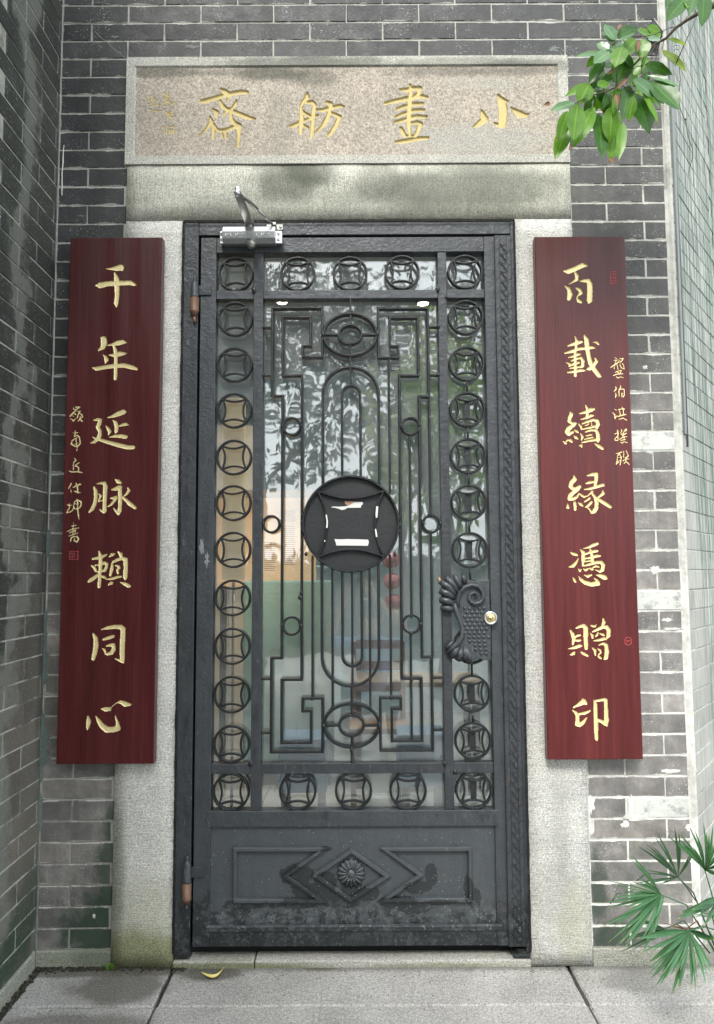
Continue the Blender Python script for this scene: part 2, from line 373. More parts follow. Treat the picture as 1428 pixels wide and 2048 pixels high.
# door paint
def paint(name, base=(.033, .038, .043), wear=1.0, low=True):
    m = Mt(name, .38, spec=.5); X = m.xyz()
    c = m.mix(m.noise(1, 5, .7, m.map((40, 40, 4))), mul(base, .8), mul(base, 1.25))
    c = m.mix(.7, c, m.ramp(m.noise(12, 6, .7), [(.3, (.7, .7, .72)), (.7, (1.35, 1.35, 1.33))]), 'MULTIPLY')
    rg = m.step(m.noise(1, 4, .6, m.map((60, 60, 8))), .3, .7, .30, .52)
    if low:
        z = m.math('SUBTRACT', X[2], m.math('MULTIPLY', m.math('SUBTRACT', m.noise(11, 6, .75), .5), .42))
        pk = m.math('MULTIPLY', m.step(z, .22, .17), m.step(m.noise(16, 7, .8), .46, .49))
        c = m.mix(m.math('MULTIPLY', pk, .88), c, mul((.012, .015, .016), 1))
        c = m.mix(m.math('MULTIPLY', m.step(m.noise(70, 6, .8), .56, .62), m.math('MULTIPLY', m.step(X[2], .34, .10), .5)), c, (.17, .19, .19))
    sp = m.math('MULTIPLY', m.step(m.vor(95), .09, .05), m.step(m.noise(14, 2), .45, .55))
    c = m.mix(m.math('MULTIPLY', sp, .65*wear), c, (.5, .52, .5))
    c = m.mix(.5, c, m.ramp(m.rnd(), [(0, (.75,)*3), (1, (1.35,)*3)]), 'MULTIPLY')
    rs = m.math('MULTIPLY', m.step(m.noise(42, 6, .8, m.map(loc=(3, 8, 1))), .62, .67), .75*wear)
    c = m.mix(rs, c, (.10, .055, .035))
    c = m.mix(m.math('MULTIPLY', m.step(m.noise(1, 5, .75, m.map((90, 90, 22), loc=(5, 5, 5))), .61, .68), .5), c, (.16, .18, .19))
    c = m.mix(m.math('MULTIPLY', m.step(m.noise(1, 5, .75, m.map((34, 34, 12), loc=(1, 6, 2))), .56, .66), .6), c, mul(base, .4))
    m.color(c); m.rough(rg); m.bump(m.noise(90, 5, .6), .0018); m.bump(m.noise(17, 4), .003)
    return m.m
M_PAINT = paint('dark_grey_door_paint'); M_IRON = paint('black_grille_paint', (.010, .012, .0135), .6, False)
m = Mt('peeling_panel_paint', .35, spec=.55); X = m.xyz()
c = m.mix(m.noise(1, 5, .7, m.map((50, 50, 6))), (.036, .043, .048), (.070, .080, .087))
z = X[2]; dx = X[0]
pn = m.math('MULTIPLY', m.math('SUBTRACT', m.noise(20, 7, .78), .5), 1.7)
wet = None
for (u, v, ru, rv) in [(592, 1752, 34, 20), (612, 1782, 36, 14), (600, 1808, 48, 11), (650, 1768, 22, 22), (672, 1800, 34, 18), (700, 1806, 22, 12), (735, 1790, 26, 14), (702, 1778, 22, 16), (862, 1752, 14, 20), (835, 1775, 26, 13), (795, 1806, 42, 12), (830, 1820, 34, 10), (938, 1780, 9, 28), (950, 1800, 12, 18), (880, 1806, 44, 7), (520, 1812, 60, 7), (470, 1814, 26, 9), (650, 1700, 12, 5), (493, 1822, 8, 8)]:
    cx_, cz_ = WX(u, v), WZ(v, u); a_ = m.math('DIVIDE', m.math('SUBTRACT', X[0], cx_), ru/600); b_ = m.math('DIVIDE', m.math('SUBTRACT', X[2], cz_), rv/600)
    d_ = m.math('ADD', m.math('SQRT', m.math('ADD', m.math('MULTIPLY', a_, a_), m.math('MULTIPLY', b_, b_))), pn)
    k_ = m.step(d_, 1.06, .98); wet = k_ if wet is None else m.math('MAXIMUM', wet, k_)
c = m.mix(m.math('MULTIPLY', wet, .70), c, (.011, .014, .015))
lowm = m.step(z, WZ(1790), WZ(1835))
c = m.mix(m.math('MULTIPLY', m.math('MULTIPLY', m.step(m.noise(45, 7, .8), .5, .58), lowm), .35), c, (.19, .215, .21))
c = m.mix(m.math('MULTIPLY', m.math('MULTIPLY', m.step(m.noise(33, 7, .8, m.map(loc=(4, 2, 7))), .50, .54), lowm), .85), c, (.012, .015, .016))
sp = m.math('MULTIPLY', m.step(m.vor(80), .11, .06), m.step(m.noise(14, 2), .42, .5)); c = m.mix(m.math('MULTIPLY', sp, .8), c, (.6, .62, .6))
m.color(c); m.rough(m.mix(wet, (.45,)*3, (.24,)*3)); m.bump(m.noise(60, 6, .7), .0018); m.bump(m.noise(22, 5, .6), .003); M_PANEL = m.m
m = Mt('medallion_plate_paint', .5); m.color(m.mix(m.noise(1, 5, .7, m.map((12, 40, 60))), (.008, .009, .010), (.022, .025, .027))); m.bump(m.noise(70, 4), .001); M_PLATE = m.m
def simple(name, c, r=.5, metal=0, var=.25, sc=30, bump=.0, spec=.5):
    m = Mt(name, r, metal, spec); m.color(m.mix(m.noise(sc, 5, .6), mul(c, 1-var), mul(c, 1+var)))
    if bump: m.bump(m.noise(sc*3, 4), bump)
    return m.m
M_COPPER = simple('bare_copper_brown', (.15, .085, .055), .5, .2, .45, 60, .001)
M_ALU = simple('brushed_aluminium', (.62, .63, .64), .32, .85, .1, 80)
M_STEEL = simple('dull_zinc_steel', (.36, .36, .33), .42, .8, .25, 50)
M_SCREW = simple('steel_screw', (.25, .25, .25), .4, .8)
M_BRASS = simple('lock_brass', (.68, .52, .22), .3, .85, .1)
M_BLACK = simple('black_gap', (.006, .006, .006), .9)
M_TAPE = simple('white_torn_tape', (.66, .66, .63), .7, 0, .16, 70)
M_TAPEB = simple('torn_brown_paper', (.42, .25, .17), .8)
M_FIXT = simple('black_metal', (.012, .013, .014), .35)
# boards
m = Mt('carved_board_lacquer', .34, spec=.42); X = m.xyz()
gr = m.noise(1, 6, .65, m.map((75, 20, 2.4))); g2 = m.noise(1, 4, .6, m.map((16, 6, 1.1)))
c = m.ramp(gr, [(.28, (.050, .0055, .0065)), (.5, (.064, .0075, .0085)), (.72, (.080, .012, .0115))])
c = m.mix(.7, c, m.ramp(g2, [(.3, (.68, .66, .68)), (.68, (1.4, 1.4, 1.35))]), 'MULTIPLY')
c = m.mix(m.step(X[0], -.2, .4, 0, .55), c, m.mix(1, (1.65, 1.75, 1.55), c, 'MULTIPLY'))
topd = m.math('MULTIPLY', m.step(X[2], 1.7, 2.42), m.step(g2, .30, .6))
c = m.mix(m.math('MULTIPLY', topd, .6), c, (.030, .012, .010))  # dark gloss reflection at the board tops, put into the lacquer colour
sp = m.step(m.vor(60), .035, .02); c = m.mix(m.math('MULTIPLY', sp, .35), c, (.5, .42, .35))
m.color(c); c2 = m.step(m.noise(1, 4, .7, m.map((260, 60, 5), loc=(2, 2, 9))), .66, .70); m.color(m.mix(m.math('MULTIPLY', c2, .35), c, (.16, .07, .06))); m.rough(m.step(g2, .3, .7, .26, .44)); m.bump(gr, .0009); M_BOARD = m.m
m = Mt('gold_leaf', .42, .25, .5); m.color(m.mix(m.noise(120, 5, .7), (.60, .47, .18), (.95, .85, .50))); m.bump(m.noise(150, 4), .0012); M_GOLD = m.m
m = Mt('dull_gold_paint', .6, .05, .4); m.color(m.mix(m.noise(90, 6, .75), (.42, .34, .13), (.64, .53, .25))); m.bump(m.noise(300, 4), .002); M_GOLD2 = m.m
m = Mt('faded_gold_paint', .8, 0, .3); m.color(m.mix(m.noise(300, 5, .8), (.40, .31, .11), (.60, .48, .19))); m.bump(m.noise(300, 4), .002); M_GOLD3 = m.m
M_RED = simple('vermilion_seal_paint', (.50, .05, .06), .6)
# glass: a real pane, mirror-like at the surface, slightly dusty and wavy
def glass_mat(name='door_glass'):
    m = bpy.data.materials.new(name); m.use_nodes = True; n = m.node_tree.nodes; l = m.node_tree.links
    for q in list(n): n.remove(q)
    out = n.new('ShaderNodeOutputMaterial'); tr = n.new('ShaderNodeBsdfTransparent'); tr.inputs[0].default_value = (.90, .955, .945, 1)
    gl = n.new('ShaderNodeBsdfGlossy'); gl.inputs['Roughness'].default_value = .015; gl.inputs[0].default_value = (1, 1, 1, 1)
    df = n.new('ShaderNodeBsdfDiffuse'); df.inputs[0].default_value = (.62, .66, .66, 1)
    g = n.new('ShaderNodeNewGeometry'); mp = n.new('ShaderNodeMapping'); mp.inputs['Scale'].default_value = (3.2, 3.2, 1.3); l.new(g.outputs['Position'], mp.inputs[0])
    no = n.new('ShaderNodeTexNoise'); no.inputs['Scale'].default_value = 2.2; no.inputs['Detail'].default_value = 1.5; l.new(mp.outputs[0], no.inputs[0])
    bp = n.new('ShaderNodeBump'); bp.inputs['Distance'].default_value = .0016; l.new(no.outputs[0], bp.inputs['Height']); l.new(bp.outputs[0], gl.inputs['Normal'])
    fr = n.new('ShaderNodeFresnel'); fr.inputs[0].default_value = 2.35
    m1 = n.new('ShaderNodeMixShader'); l.new(fr.outputs[0], m1.inputs[0]); l.new(tr.outputs[0], m1.inputs[1]); l.new(gl.outputs[0], m1.inputs[2])
    n2 = n.new('ShaderNodeTexNoise'); n2.inputs['Scale'].default_value = 5; n2.inputs['Detail'].default_value = 6; l.new(g.outputs['Position'], n2.inputs[0])
    mr = n.new('ShaderNodeMapRange'); mr.inputs[1].default_value = .35; mr.inputs[2].default_value = .75; mr.inputs[3].default_value = .09; mr.inputs[4].default_value = .22; l.new(n2.outputs[0], mr.inputs[0])
    m2 = n.new('ShaderNodeMixShader'); l.new(mr.outputs[0], m2.inputs[0]); l.new(m1.outputs[0], m2.inputs[1]); l.new(df.outputs[0], m2.inputs[2])
    l.new(m2.outputs[0], out.inputs[0]); return m
M_GLASS = glass_mat()
def leaf_mat(name, a, b, tip=None, trans=.35, rough=.32):
    m = Mt(name, rough, spec=.5); c = m.mix(m.noise(18, 5, .65), a, b)
    uv = m.n.new('ShaderNodeUVMap').outputs[0]; sx = m.n.new('ShaderNodeSeparateXYZ'); m.l.new(uv, sx.inputs[0])
    rib = m.step(m.math('ABSOLUTE', m.math('SUBTRACT', sx.outputs[1], .5)), .05, .02)
    c = m.mix(m.math('MULTIPLY', rib, .45), c, mul(b, 1.9))
    vein = m.n.new('ShaderNodeTexWave'); vein.inputs['Scale'].default_value = 2.6; vein.inputs['Distortion'].default_value = .4; m.l.new(uv, vein.inputs[0])
    c = m.mix(m.math('MULTIPLY', vein.outputs[1], .05), c, mul(b, 1.5))
    if tip: c = m.mix(m.step(m.math('ADD', sx.outputs[0], m.math('MULTIPLY', m.noise(25, 3), .3)), 1.06, 1.12), c, tip)
    c = m.mix(m.math('MULTIPLY', m.step(m.noise(85, 4, .7), .62, .67), .6), c, (.22, .15, .06))
    c = m.mix(.6, c, m.ramp(m.noise(9, 4), [(.3, (.7, .72, .7)), (.7, (1.3, 1.25, 1.2))]), 'MULTIPLY')
    m.color(c); m.bump(m.noise(70, 3), .0006)
    tl = m.n.new('ShaderNodeBsdfTranslucent'); m.set(tl.inputs[0], m.mix(1, (1.3, 1.5, .5), c, 'MULTIPLY'))
    mx = m.n.new('ShaderNodeMixShader'); mx.inputs[0].default_value = trans; out = m.n['Material Output']
    m.l.new(m.b.outputs[0], mx.inputs[1]); m.l.new(tl.outputs[0], mx.inputs[2]); m.l.new(mx.outputs[0], out.inputs[0])
    return m.m
M_LEAF = [leaf_mat('dark_green_leaf', (.024, .085, .012), (.055, .155, .022), None),
          leaf_mat('bright_green_leaf', (.085, .215, .016), (.15, .31, .03), (.2, .12, .05), .45),
          leaf_mat('bluish_green_leaf', (.07, .17, .07), (.14, .26, .12), None, .3, .25),
          leaf_mat('yellow_green_leaf', (.20, .30, .03), (.30, .40, .05), None, .5),
          leaf_mat('withered_brown_leaf', (.11, .055, .03), (.20, .11, .055), None, .1, .7)]
M_PALM = leaf_mat('palm_leaf', (.05, .145, .07), (.10, .235, .12), (.35, .30, .18), .35, .45)
M_PALM2 = leaf_mat('dark_palm_leaf', (.03, .08, .04), (.06, .14, .075), (.2, .12, .05), .3, .45)
M_TWIG = simple('twig_bark', (.085, .06, .045), .8, 0, .4, 50, .002)

# ================================================================= GROUND AND PAVEMENT
o = MB().add([(-60, -60, -.04), (60, -60, -.04), (60, 60, -.04), (-60, 60, -.04)], [(0, 1, 2, 3)]).obj('ground', M_DIRT); meta(o, kind='structure')
pv = bpy.data.objects.new('pavement', None); C.objects.link(pv); meta(pv, kind='structure')
jl = PZ(343, 1940, 0)[0]; jr = PZ(1135, 1933, 0)[0]; ygr = PZ(660, 2011, 0)[1]
def slab(x0, x1, y0, y1, seed):
    r = random.Random(seed); b = .006
    n = 10; top = []; bot = []
    def edge(xa, ya, xb, yb, n):
        out = []
        for i in range(n):
            t = i/n; j = .0 if i == 0 else r.uniform(-.002, .002)
            out.append((xa+(xb-xa)*t+j, ya+(yb-ya)*t+j))
        return out
    e = edge(x0, y0, x1, y0, n)+edge(x1, y0, x1, y1, 4)+edge(x1, y1, x0, y1, n)+edge(x0, y1, x0, y0, 4)
    cx, cy = (x0+x1)/2, (y0+y1)/2; k = len(e); dz = r.uniform(-.001, .001)
    ins = [(x+(b if x < cx else -b), y+(b if y < cy else -b)) for x, y in e]
    vs = [(x, y, dz) for x, y in ins]+[(x, y, dz-.004) for x, y in e]+[(x, y, -.035) for x, y in e]
    fs = [tuple(range(k))]+[(i, i+k, (i+1) % k+k, (i+1) % k) for i in range(k)]+[(i+k, i+2*k, (i+1) % k+2*k, (i+1) % k+k) for i in range(k)]
    MB().add(vs, fs).obj('paving_slab', M_PAVE, pv)
xs = [-2.6+.0, jl, jr, jr+(jr-jl), jr+2*(jr-jl)]
rows = [(ygr, -.004), (ygr-.27, ygr), (ygr-.62, ygr-.27), (ygr-1.0, ygr-.62)]
k = 0
for i, (ya, yb) in enumerate(rows):
    off = 0 if i < 2 else (.45 if i % 2 == 0 else .1)
    for a, b in zip([-1.035 if i < 9 else 0, jl+off, jr+off, jr+off+1.3], [jl+off, jr+off, jr+off+1.3, jr+off+2.6]):
        g = .009 if i == 0 else .0045
        slab(a+(g if a > -1.03 else .012), b-g*.4, ya+.0012, yb-.0012, 100+k); k += 1
far = MB()
for j in range(12):
    for i in range(8):
        x0 = -5+i*1.3+(j % 2)*.6; y1 = ygr-1.0-j*.7
        far.box(x0+.005, x0+1.295, y1-.695, y1, -.035, 0)
far.obj('distant_paving', M_PAVE, pv, kind='stuff')
# soil packed along the foot of the walls
r = random.Random(5); dm = MB()
for i in range(520):
    if i < 320: q = (r.uniform(-1.04, -.55), -abs(r.gauss(0, .014))-.004)
    else: q = (-1.04+abs(r.gauss(0, .012)), -r.uniform(0, .5))
    s = r.uniform(.0015, .006); dm.ball((q[0], q[1], s*.3), s*r.uniform(.8, 1.6), s, s*.6, 5, 3)
o = dm.obj('soil_crumbs', M_DIRT); meta(o, kind='stuff'); o['label'] = 'dark crumbs of soil along the foot of the wall'

# ================================================================= WALLS
NC = 48; CP = .0676; ZB = .0517            # courses
BL = .26; A0 = -.81
G = .0024                                    # half joint
brick_cache = {}
def brick_mesh(w, h, d, mat, var):
    key = (round(w, 3), round(h, 3), round(d, 3), mat.name, var)
    if key in brick_cache: return brick_cache[key]
    r = random.Random(hash((round(w*1000), var)) & 0xffff); b = .0022
    def ring(ins, y, jit):
        pts = []
        for (u, v) in ((0, 0), (.5, 0), (1, 0), (1, 1), (.5, 1), (0, 1)):
            x = ins if u == 0 else (w-ins if u == 1 else w/2); z = ins if v == 0 else h-ins
            pts.append((x+r.uniform(-jit, jit), y, z+r.uniform(-jit, jit)))
        return pts
    vs = ring(b, 0, .0007)+ring(0, b, .0013)+ring(0, d, 0)
    fs = [(0, 1, 4, 5), (1, 2, 3, 4)]
    for k in range(2):
        for i in range(6):
            j = (i+1) % 6; fs.append((k*6+i, (k+1)*6+i, (k+1)*6+j, k*6+j))
    me = bpy.data.meshes.new('brick'); me.from_pydata(vs, [], fs); me.materials.append(mat); me.update()
    brick_cache[key] = me; return me
def lay(parent, mat, x0, x1, z0, z1, rndm, org=Vector((0, 0, 0)), rz=0.0, name='brick', d=.012, g=G):
    w = x1-x0-2*g; h = z1-z0-2*g
    if w < .006: return
    me = brick_mesh(w, h, d, mat, rndm.randrange(6))
    o = bpy.data.objects.new(name, me); C.objects.link(o)
    c, s = math.cos(rz), math.sin(rz); u = x0+g; dy = rndm.uniform(-.0012, .0006)
    o.location = (org.x+u*c-dy*s, org.y+u*s+dy*c, org.z+z0+g); o.rotation_euler = (rndm.uniform(-.002, .002), rndm.uniform(-.0015, .0015), rz)
    adopt(o, parent); return o
XL = -1.048; XR = 1.110                       # wall corners
SL, SR = -.800, .753                          # stone surround
ZS = WZ(118)                                  # top of surround
wall = thing('brick_wall', (0, 0, 0), 'dark grey brick facade with pale joints around the stone doorway', 'wall')
# mortar backing around the opening
mb = MB(); y0, y1 = .0022, .30
mb.box(XL-.25, SL+.02, y0, y1, 0, 5.2); mb.box(SR-.02, XR+.0, y0, y1, 0, 5.2); mb.box(SL+.02, SR-.02, y0, y1, ZS-.02, 5.2)
mb.obj('mortar_bed', M_MORT, wall)
MB().box(SR-.01, XR+.002, y0-.0008, y0+.01, .06, 2.6).obj('mortar_bed', M_MORTR, wall)
rr = random.Random(11)
white_rows = {}
ZT = ZB+NC*CP
def row_z(i): return ZT-(i+1)*CP, ZT-i*CP      # i from the top row
wash_full = {25: 0, 33: 0}
for i in range(-1, NC):
    z0, z1 = row_z(i)
    offx = A0 if i % 2 == 0 else A0-BL/2
    spans = [(XL+.004, XR-.022)] if z0 > ZS-.02 else [(XL+.004, SL-.001), (SR+.001, XR-.022)]
    for (a, b) in spans:
        k = math.floor((a-offx)/BL)
        x = offx+k*BL
        while x < b:
            u0, u1 = max(x, a), min(x+BL, b)
            if u1-u0 > .02:
                right = u0 > SR-.05
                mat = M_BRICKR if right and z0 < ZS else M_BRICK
                py_mid = None
                if right:
                    for (pya, pyb, xa) in ((872, 900, .8), (1180, 1212, .8), (1560, 1595, 1.02), (1600, 1638, .9), (20, 60, 1.02)):
                        zz = (WZ(pya, 1330), WZ(pyb, 1330))
                        if zz[1] < (z0+z1)/2 < zz[0] and u1 > xa+.1 and u0 > xa-.12: mat = M_BRICKW
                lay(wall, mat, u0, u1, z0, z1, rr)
            x += BL
# bricks above the picture, joined
ab = MB()
for i in range(-2, -28, -1):
    z0, z1 = row_z(i); offx = A0 if i % 2 == 0 else A0-BL/2
    k = math.floor((XL-offx)/BL); x = offx+k*BL
    while x < XR:
        u0, u1 = max(x, XL+.004), min(x+BL, XR-.022)
        if u1-u0 > .02: ab.box(u0+G, u1-G, 0, .012, z0+G, z1-G)
        x += BL
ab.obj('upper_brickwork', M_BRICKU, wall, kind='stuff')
# white lime corner bead
r = random.Random(3); pts_l = []; pts_r = []
n = 60
cb = MB(); vs = []
for i in range(n+1):
    z = .06+(3.45-.06)*i/n; wl_ = .020+r.uniform(-.0035, .0035)-.006*(z > 1.9)
    vs += [(XR-wl_, .001, z), (XR-.005, -.0035, z), (XR+.002, -.001, z)]
fs = [(i*3+t, i*3+t+1, i*3+t+4, i*3+t+3) for i in range(n) for t in range(2)]
cb.add(vs, fs).obj('corner_bead', M_MORTR, wall)
# broken lime smears on the joints, built as thin flakes
def flake(parent, cx, cz, rx, rz, seed, mat, y=-.0015, n=16, name='lime_patch', jag=.4):
    r = random.Random(seed); pts = []
    for i in range(n):
        a = 2*math.pi*i/n; k = 1+r.uniform(-jag, jag); pts.append((cx+rx*k*math.cos(a), cz+rz*k*math.sin(a)))
    vs = [(x, y, z) for x, z in pts]+[(cx+(x-cx)*1.12, .004, cz+(z-cz)*1.12) for x, z in pts]+[(cx, y-.001, cz)]
    fs = [(i, (i+1) % n, 2*n) for i in range(n)]+[(i+n, (i+1) % n+n, (i+1) % n, i) for i in range(n)]
    o = MB().add(vs, fs).obj(name, mat, parent); return o
for (px, py, rx, ry, sd) in [(1182, 1608, 7, 17, 1), (1180, 1650, 6, 20, 2), (1262, 1610, 5, 18, 3), (1276, 1636, 24, 7, 4), (1250, 1649, 7, 6, 5), (1340, 1542, 16, 4, 6), (1300, 904, 10, 4, 7),
                             (1345, 1258, 18, 3, 8), (1265, 868, 14, 3, 9), (1378, 1655, 8, 5, 10), (1310, 1140, 8, 10, 12), (1290, 735, 5, 4, 14), (1335, 1240, 9, 4, 15), (1388, 1538, 5, 8, 16)]:
    q = P(px, py); flake(wall, q[0], q[2], rx/590, ry/590, sd, M_MORTR)
for (px, py, rx, ry, sd) in [(230, 75, 12, 4, 21), (381, 93, 18, 6, 22), (238, 107, 5, 3, 23), (1107, 97, 14, 8, 24)]:
    q = P(px, py); flake(wall, q[0], q[2], rx/900, ry/900, sd, simple('grey_lime_scuff', (.16, .17, .165), .8, 0, .3, 200), y=-.0012, jag=.7)
# greenish cement fillet in the left corner and white paint drip
fm = simple('greenish_cement', (.12, .16, .14), .9, 0, .4, 140, .004); r = random.Random(9); f = MB(); vs = []
zs = []; z = .05
N = 110
for i in range(N+1):
    z = .05+2.9*i/N; py = None
    base = .0007
    for (za, zb, w) in ((WZ(1270, 90), WZ(1360, 90), .013), (WZ(1225, 90), WZ(1270, 90), .008), (WZ(1460, 90), WZ(1520, 90), .026), (WZ(1520, 90), WZ(1560, 90), .010), (WZ(1598, 90), WZ(1650, 90), .013), (WZ(1062, 90), WZ(1110, 90), .014), (WZ(1430, 90), WZ(1462, 90), .012)):
        if zb < z < za: base = w
    base *= r.uniform(.8, 1.25)
    vs += [(XL-.001, -.004-base*.2, z), (XL+base*.6, -.0032, z), (XL+base*1.3, .003, z)]
f.add(vs, [(i*3+t, i*3+t+1, i*3+t+4, i*3+t+3) for i in range(N) for t in range(2)]).obj('corner_fillet', fm, wall)
dr = [P(u, v, -.001) for u, v in ((128, 290), (126.5, 305), (126, 325), (124, 345), (124, 370), (123.5, 391))]
MB().tube(dr, [.0012, .0016, .0022, .0018, .002, .003], 6).obj('paint_drip', M_TAPE, wall)
# fine cracks in upper left bricks
cr = [P(u, v, -.0008) for u, v in ((190, 63), (205, 78), (214, 84), (230, 100), (252, 117))]
MB().tube(cr, .0007, 5).obj('crack', M_MORT, wall)
# plinth stones under the facade bricks
pl = MB(); pl.box(XL+.002, SL-.002, -.006, .05, -.03, ZB-.001); pl.obj('plinth_stone', M_PLINTH, wall, bevel=.004)
pl = MB(); pl.box(SR+.002, XR, -.006, .05, -.03, ZB-.001); pl.obj('plinth_stone', M_PLINTH, wall, bevel=.004)

# left wall, square to the facade, running toward and past the viewer
lw = thing('side_wall', (XL, 0, 0), 'shadowed brick side wall at the left, square to the doorway', 'wall')
MB().box(XL-.3, XL-.0020, -6, .0022, 0, 4.6).obj('mortar_bed', M_MORTS, lw)
off0 = -.020
rr = random.Random(12)
for i in range(-6, NC):
    z0, z1 = row_z(i); o0 = off0 if i % 2 == 1 else off0-BL/2
    edges = [0.004]; y = o0
    while y > -.62: edges.append(y); y -= BL
    for a, b in zip(edges[:-1], edges[1:]):
        if a-b < .012: continue
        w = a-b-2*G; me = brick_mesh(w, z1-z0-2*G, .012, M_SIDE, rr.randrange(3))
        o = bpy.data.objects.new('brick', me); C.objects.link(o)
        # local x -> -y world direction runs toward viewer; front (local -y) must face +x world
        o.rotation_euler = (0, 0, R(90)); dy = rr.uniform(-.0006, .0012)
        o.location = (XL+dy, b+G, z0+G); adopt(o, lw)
lo = MB()
for i in range(-20, NC):
    z0, z1 = row_z(i); y = (off0 if i % 2 == 1 else off0-BL/2)
    while y > -.62 and i >= -6: y -= BL
    if i < -6: y = 0
    while y > -5.9:
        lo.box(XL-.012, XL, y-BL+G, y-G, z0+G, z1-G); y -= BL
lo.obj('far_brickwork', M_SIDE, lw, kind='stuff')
MB().box(XL-.05, XL+.006, -5.9, -.008, -.03, ZB-.001).obj('plinth_stone', M_PLINTH, lw, bevel=.004)
# splayed wall beyond the right corner
SA = R(90-36.4)                                # direction from +x
sw = thing('splayed_wall', (XR, 0, 0), 'pale green-grey brick wall angling away past the right corner, algae streaks high up', 'wall')
ds = Vector((math.cos(SA), math.sin(SA), 0)); nsn = Vector((ds.y, -ds.x, 0))
org = Vector((XR, .0, 0))
b = MB(); q = [org-nsn*.003, org+ds*3-nsn*.003, org+ds*3-nsn*.1, org-nsn*.1+ds*.05]
b.add([(p.x, p.y, z) for z in (0, 5.2) for p in q], [(0, 1, 5, 4), (1, 2, 6, 5), (2, 3, 7, 6), (3, 0, 4, 7), (4, 5, 6, 7)]).obj('mortar_bed', M_MORTP, sw)
rr = random.Random(13)
for i in range(-1, NC):
    z0, z1 = row_z(i); s = .004; e = .09 if i % 2 else .09+.13
    while s < .60:
        lay(sw, M_SPLAY, s, min(e, .66), z0, z1, rr, org, SA, d=.01, g=.0016); s = e; e += BL
sb = MB()
for i in range(-28, NC):
    z0, z1 = row_z(i); s = .66 if i >= -1 else .004
    while s < 2.9:
        c0 = org+ds*(s+.002); c1 = org+ds*(s+BL-.002)
        vs = [(p.x, p.y, z) for z in (z0+.002, z1-.002) for p in (c0, c1, c1-nsn*.01, c0-nsn*.01)]
        sb.add(vs, [(0, 1, 5, 4), (4, 5, 6, 7), (3, 2, 1, 0)]); s += BL
sb.obj('far_brickwork', M_SPLAY, sw, kind='stuff')
q0, q1, q2, q3 = org+nsn*.006+ds*.004, org+ds*2.9+nsn*.006, org+ds*2.9-nsn*.02, org-nsn*.02+ds*.004
MB().add([(p.x, p.y, z) for z in (-.03, ZB-.001) for p in (q0, q1, q2, q3)], [(0, 1, 5, 4), (4, 5, 6, 7), (3, 0, 4, 7), (1, 2, 6, 5)]).obj('plinth_stone', M_PLINTH, sw)
MB().box(1.0, 4.0, -.003, 3.0, -.035, -.0015).obj('paving_slab', M_PAVE, pv)
# conduit strip beside the corner
cd = thing('conduit', (XR+.012, 0, 0), 'thin grey conduit running down beside the white corner bead', 'pipe')
M_COND = simple('grey_conduit_plastic', (.13, .145, .135), .5)
def onsplay(s, off, z): p = org+ds*s+nsn*off; return (p.x, p.y, z)
zc = WZ(866, 1366)
v = []
for z in (zc, 3.6):
    for (s, of) in ((.022, -.003), (.022, .007), (.050, .007), (.050, -.003)): v.append(onsplay(s, of, z))
MB().add(v, [(0, 1, 5, 4), (1, 2, 6, 5), (2, 3, 7, 6), (3, 2, 1, 0)]).obj('channel', M_COND, cd, bevel=.0015)
MB().tube([onsplay(.064, .004, zc-.04), onsplay(.064, .004, 3.6)], .0035, 8).obj('cable', M_COND, cd)

# ================================================================= STONE DOORWAY
LBZ = WZ(1893)
sd = thing('stone_doorway', (0, 0, 0), 'granite door surround with a name panel above the iron door', 'doorway')
YS = -.012                                      # stone face
zj = WZ(442); zp = WZ(331); DL, DR = -.602, .554
def stone(name, x0, x1, z0, z1, mat, y0=YS, y1=.25, amp=.0018, seed=0):
    r = random.Random(seed); nx = max(2, int((x1-x0)/.05)); nz = max(2, int((z1-z0)/.05)); vs = []; idx = {}
    def jit(u, v): return mnoise.noise(Vector((u*18+seed, v*18, seed*.7)))*amp
    for j in range(nz+1):
        for i in range(nx+1):
            x = x0+(x1-x0)*i/nx; z = z0+(z1-z0)*j/nz
            e = (i in (0, nx)) or (j in (0, nz))
            if i == 0: x += .0008+abs(jit(0, z))*1.2
            if i == nx: x -= .0008+abs(jit(5, z))*1.2
            idx[i, j] = len(vs); vs.append((x, y0+(.003 if e else 0)+jit(x, z), z))
    fs = [(idx[i, j], idx[i+1, j], idx[i+1, j+1], idx[i, j+1]) for j in range(nz) for i in range(nx)]
    bd = [(i, 0) for i in range(nx)]+[(nx, j) for j in range(nz)]+[(i, nz) for i in range(nx, 0, -1)]+[(0, j) for j in range(nz, 0, -1)]
    b0 = len(vs)
    for (i, j) in bd: p = vs[idx[i, j]]; vs.append((p[0], y1, p[2]))
    n = len(bd)
    for t in range(n): fs.append((idx[bd[t]], b0+t, b0+(t+1) % n, idx[bd[(t+1) % n]]))
    return MB().add(vs, fs, True).obj(name, mat, sd)
stone('jamb', SL, DL+.002, .0, zj-.001, M_JAMBL, seed=1)
stone('jamb', DR-.002, SR, .0, zj-.001, M_JAMBR, seed=2)
stone('lintel', SL-.001, SR+.001, zj+.001, zp-.0005, M_LINTEL, y0=YS-.001, seed=3)
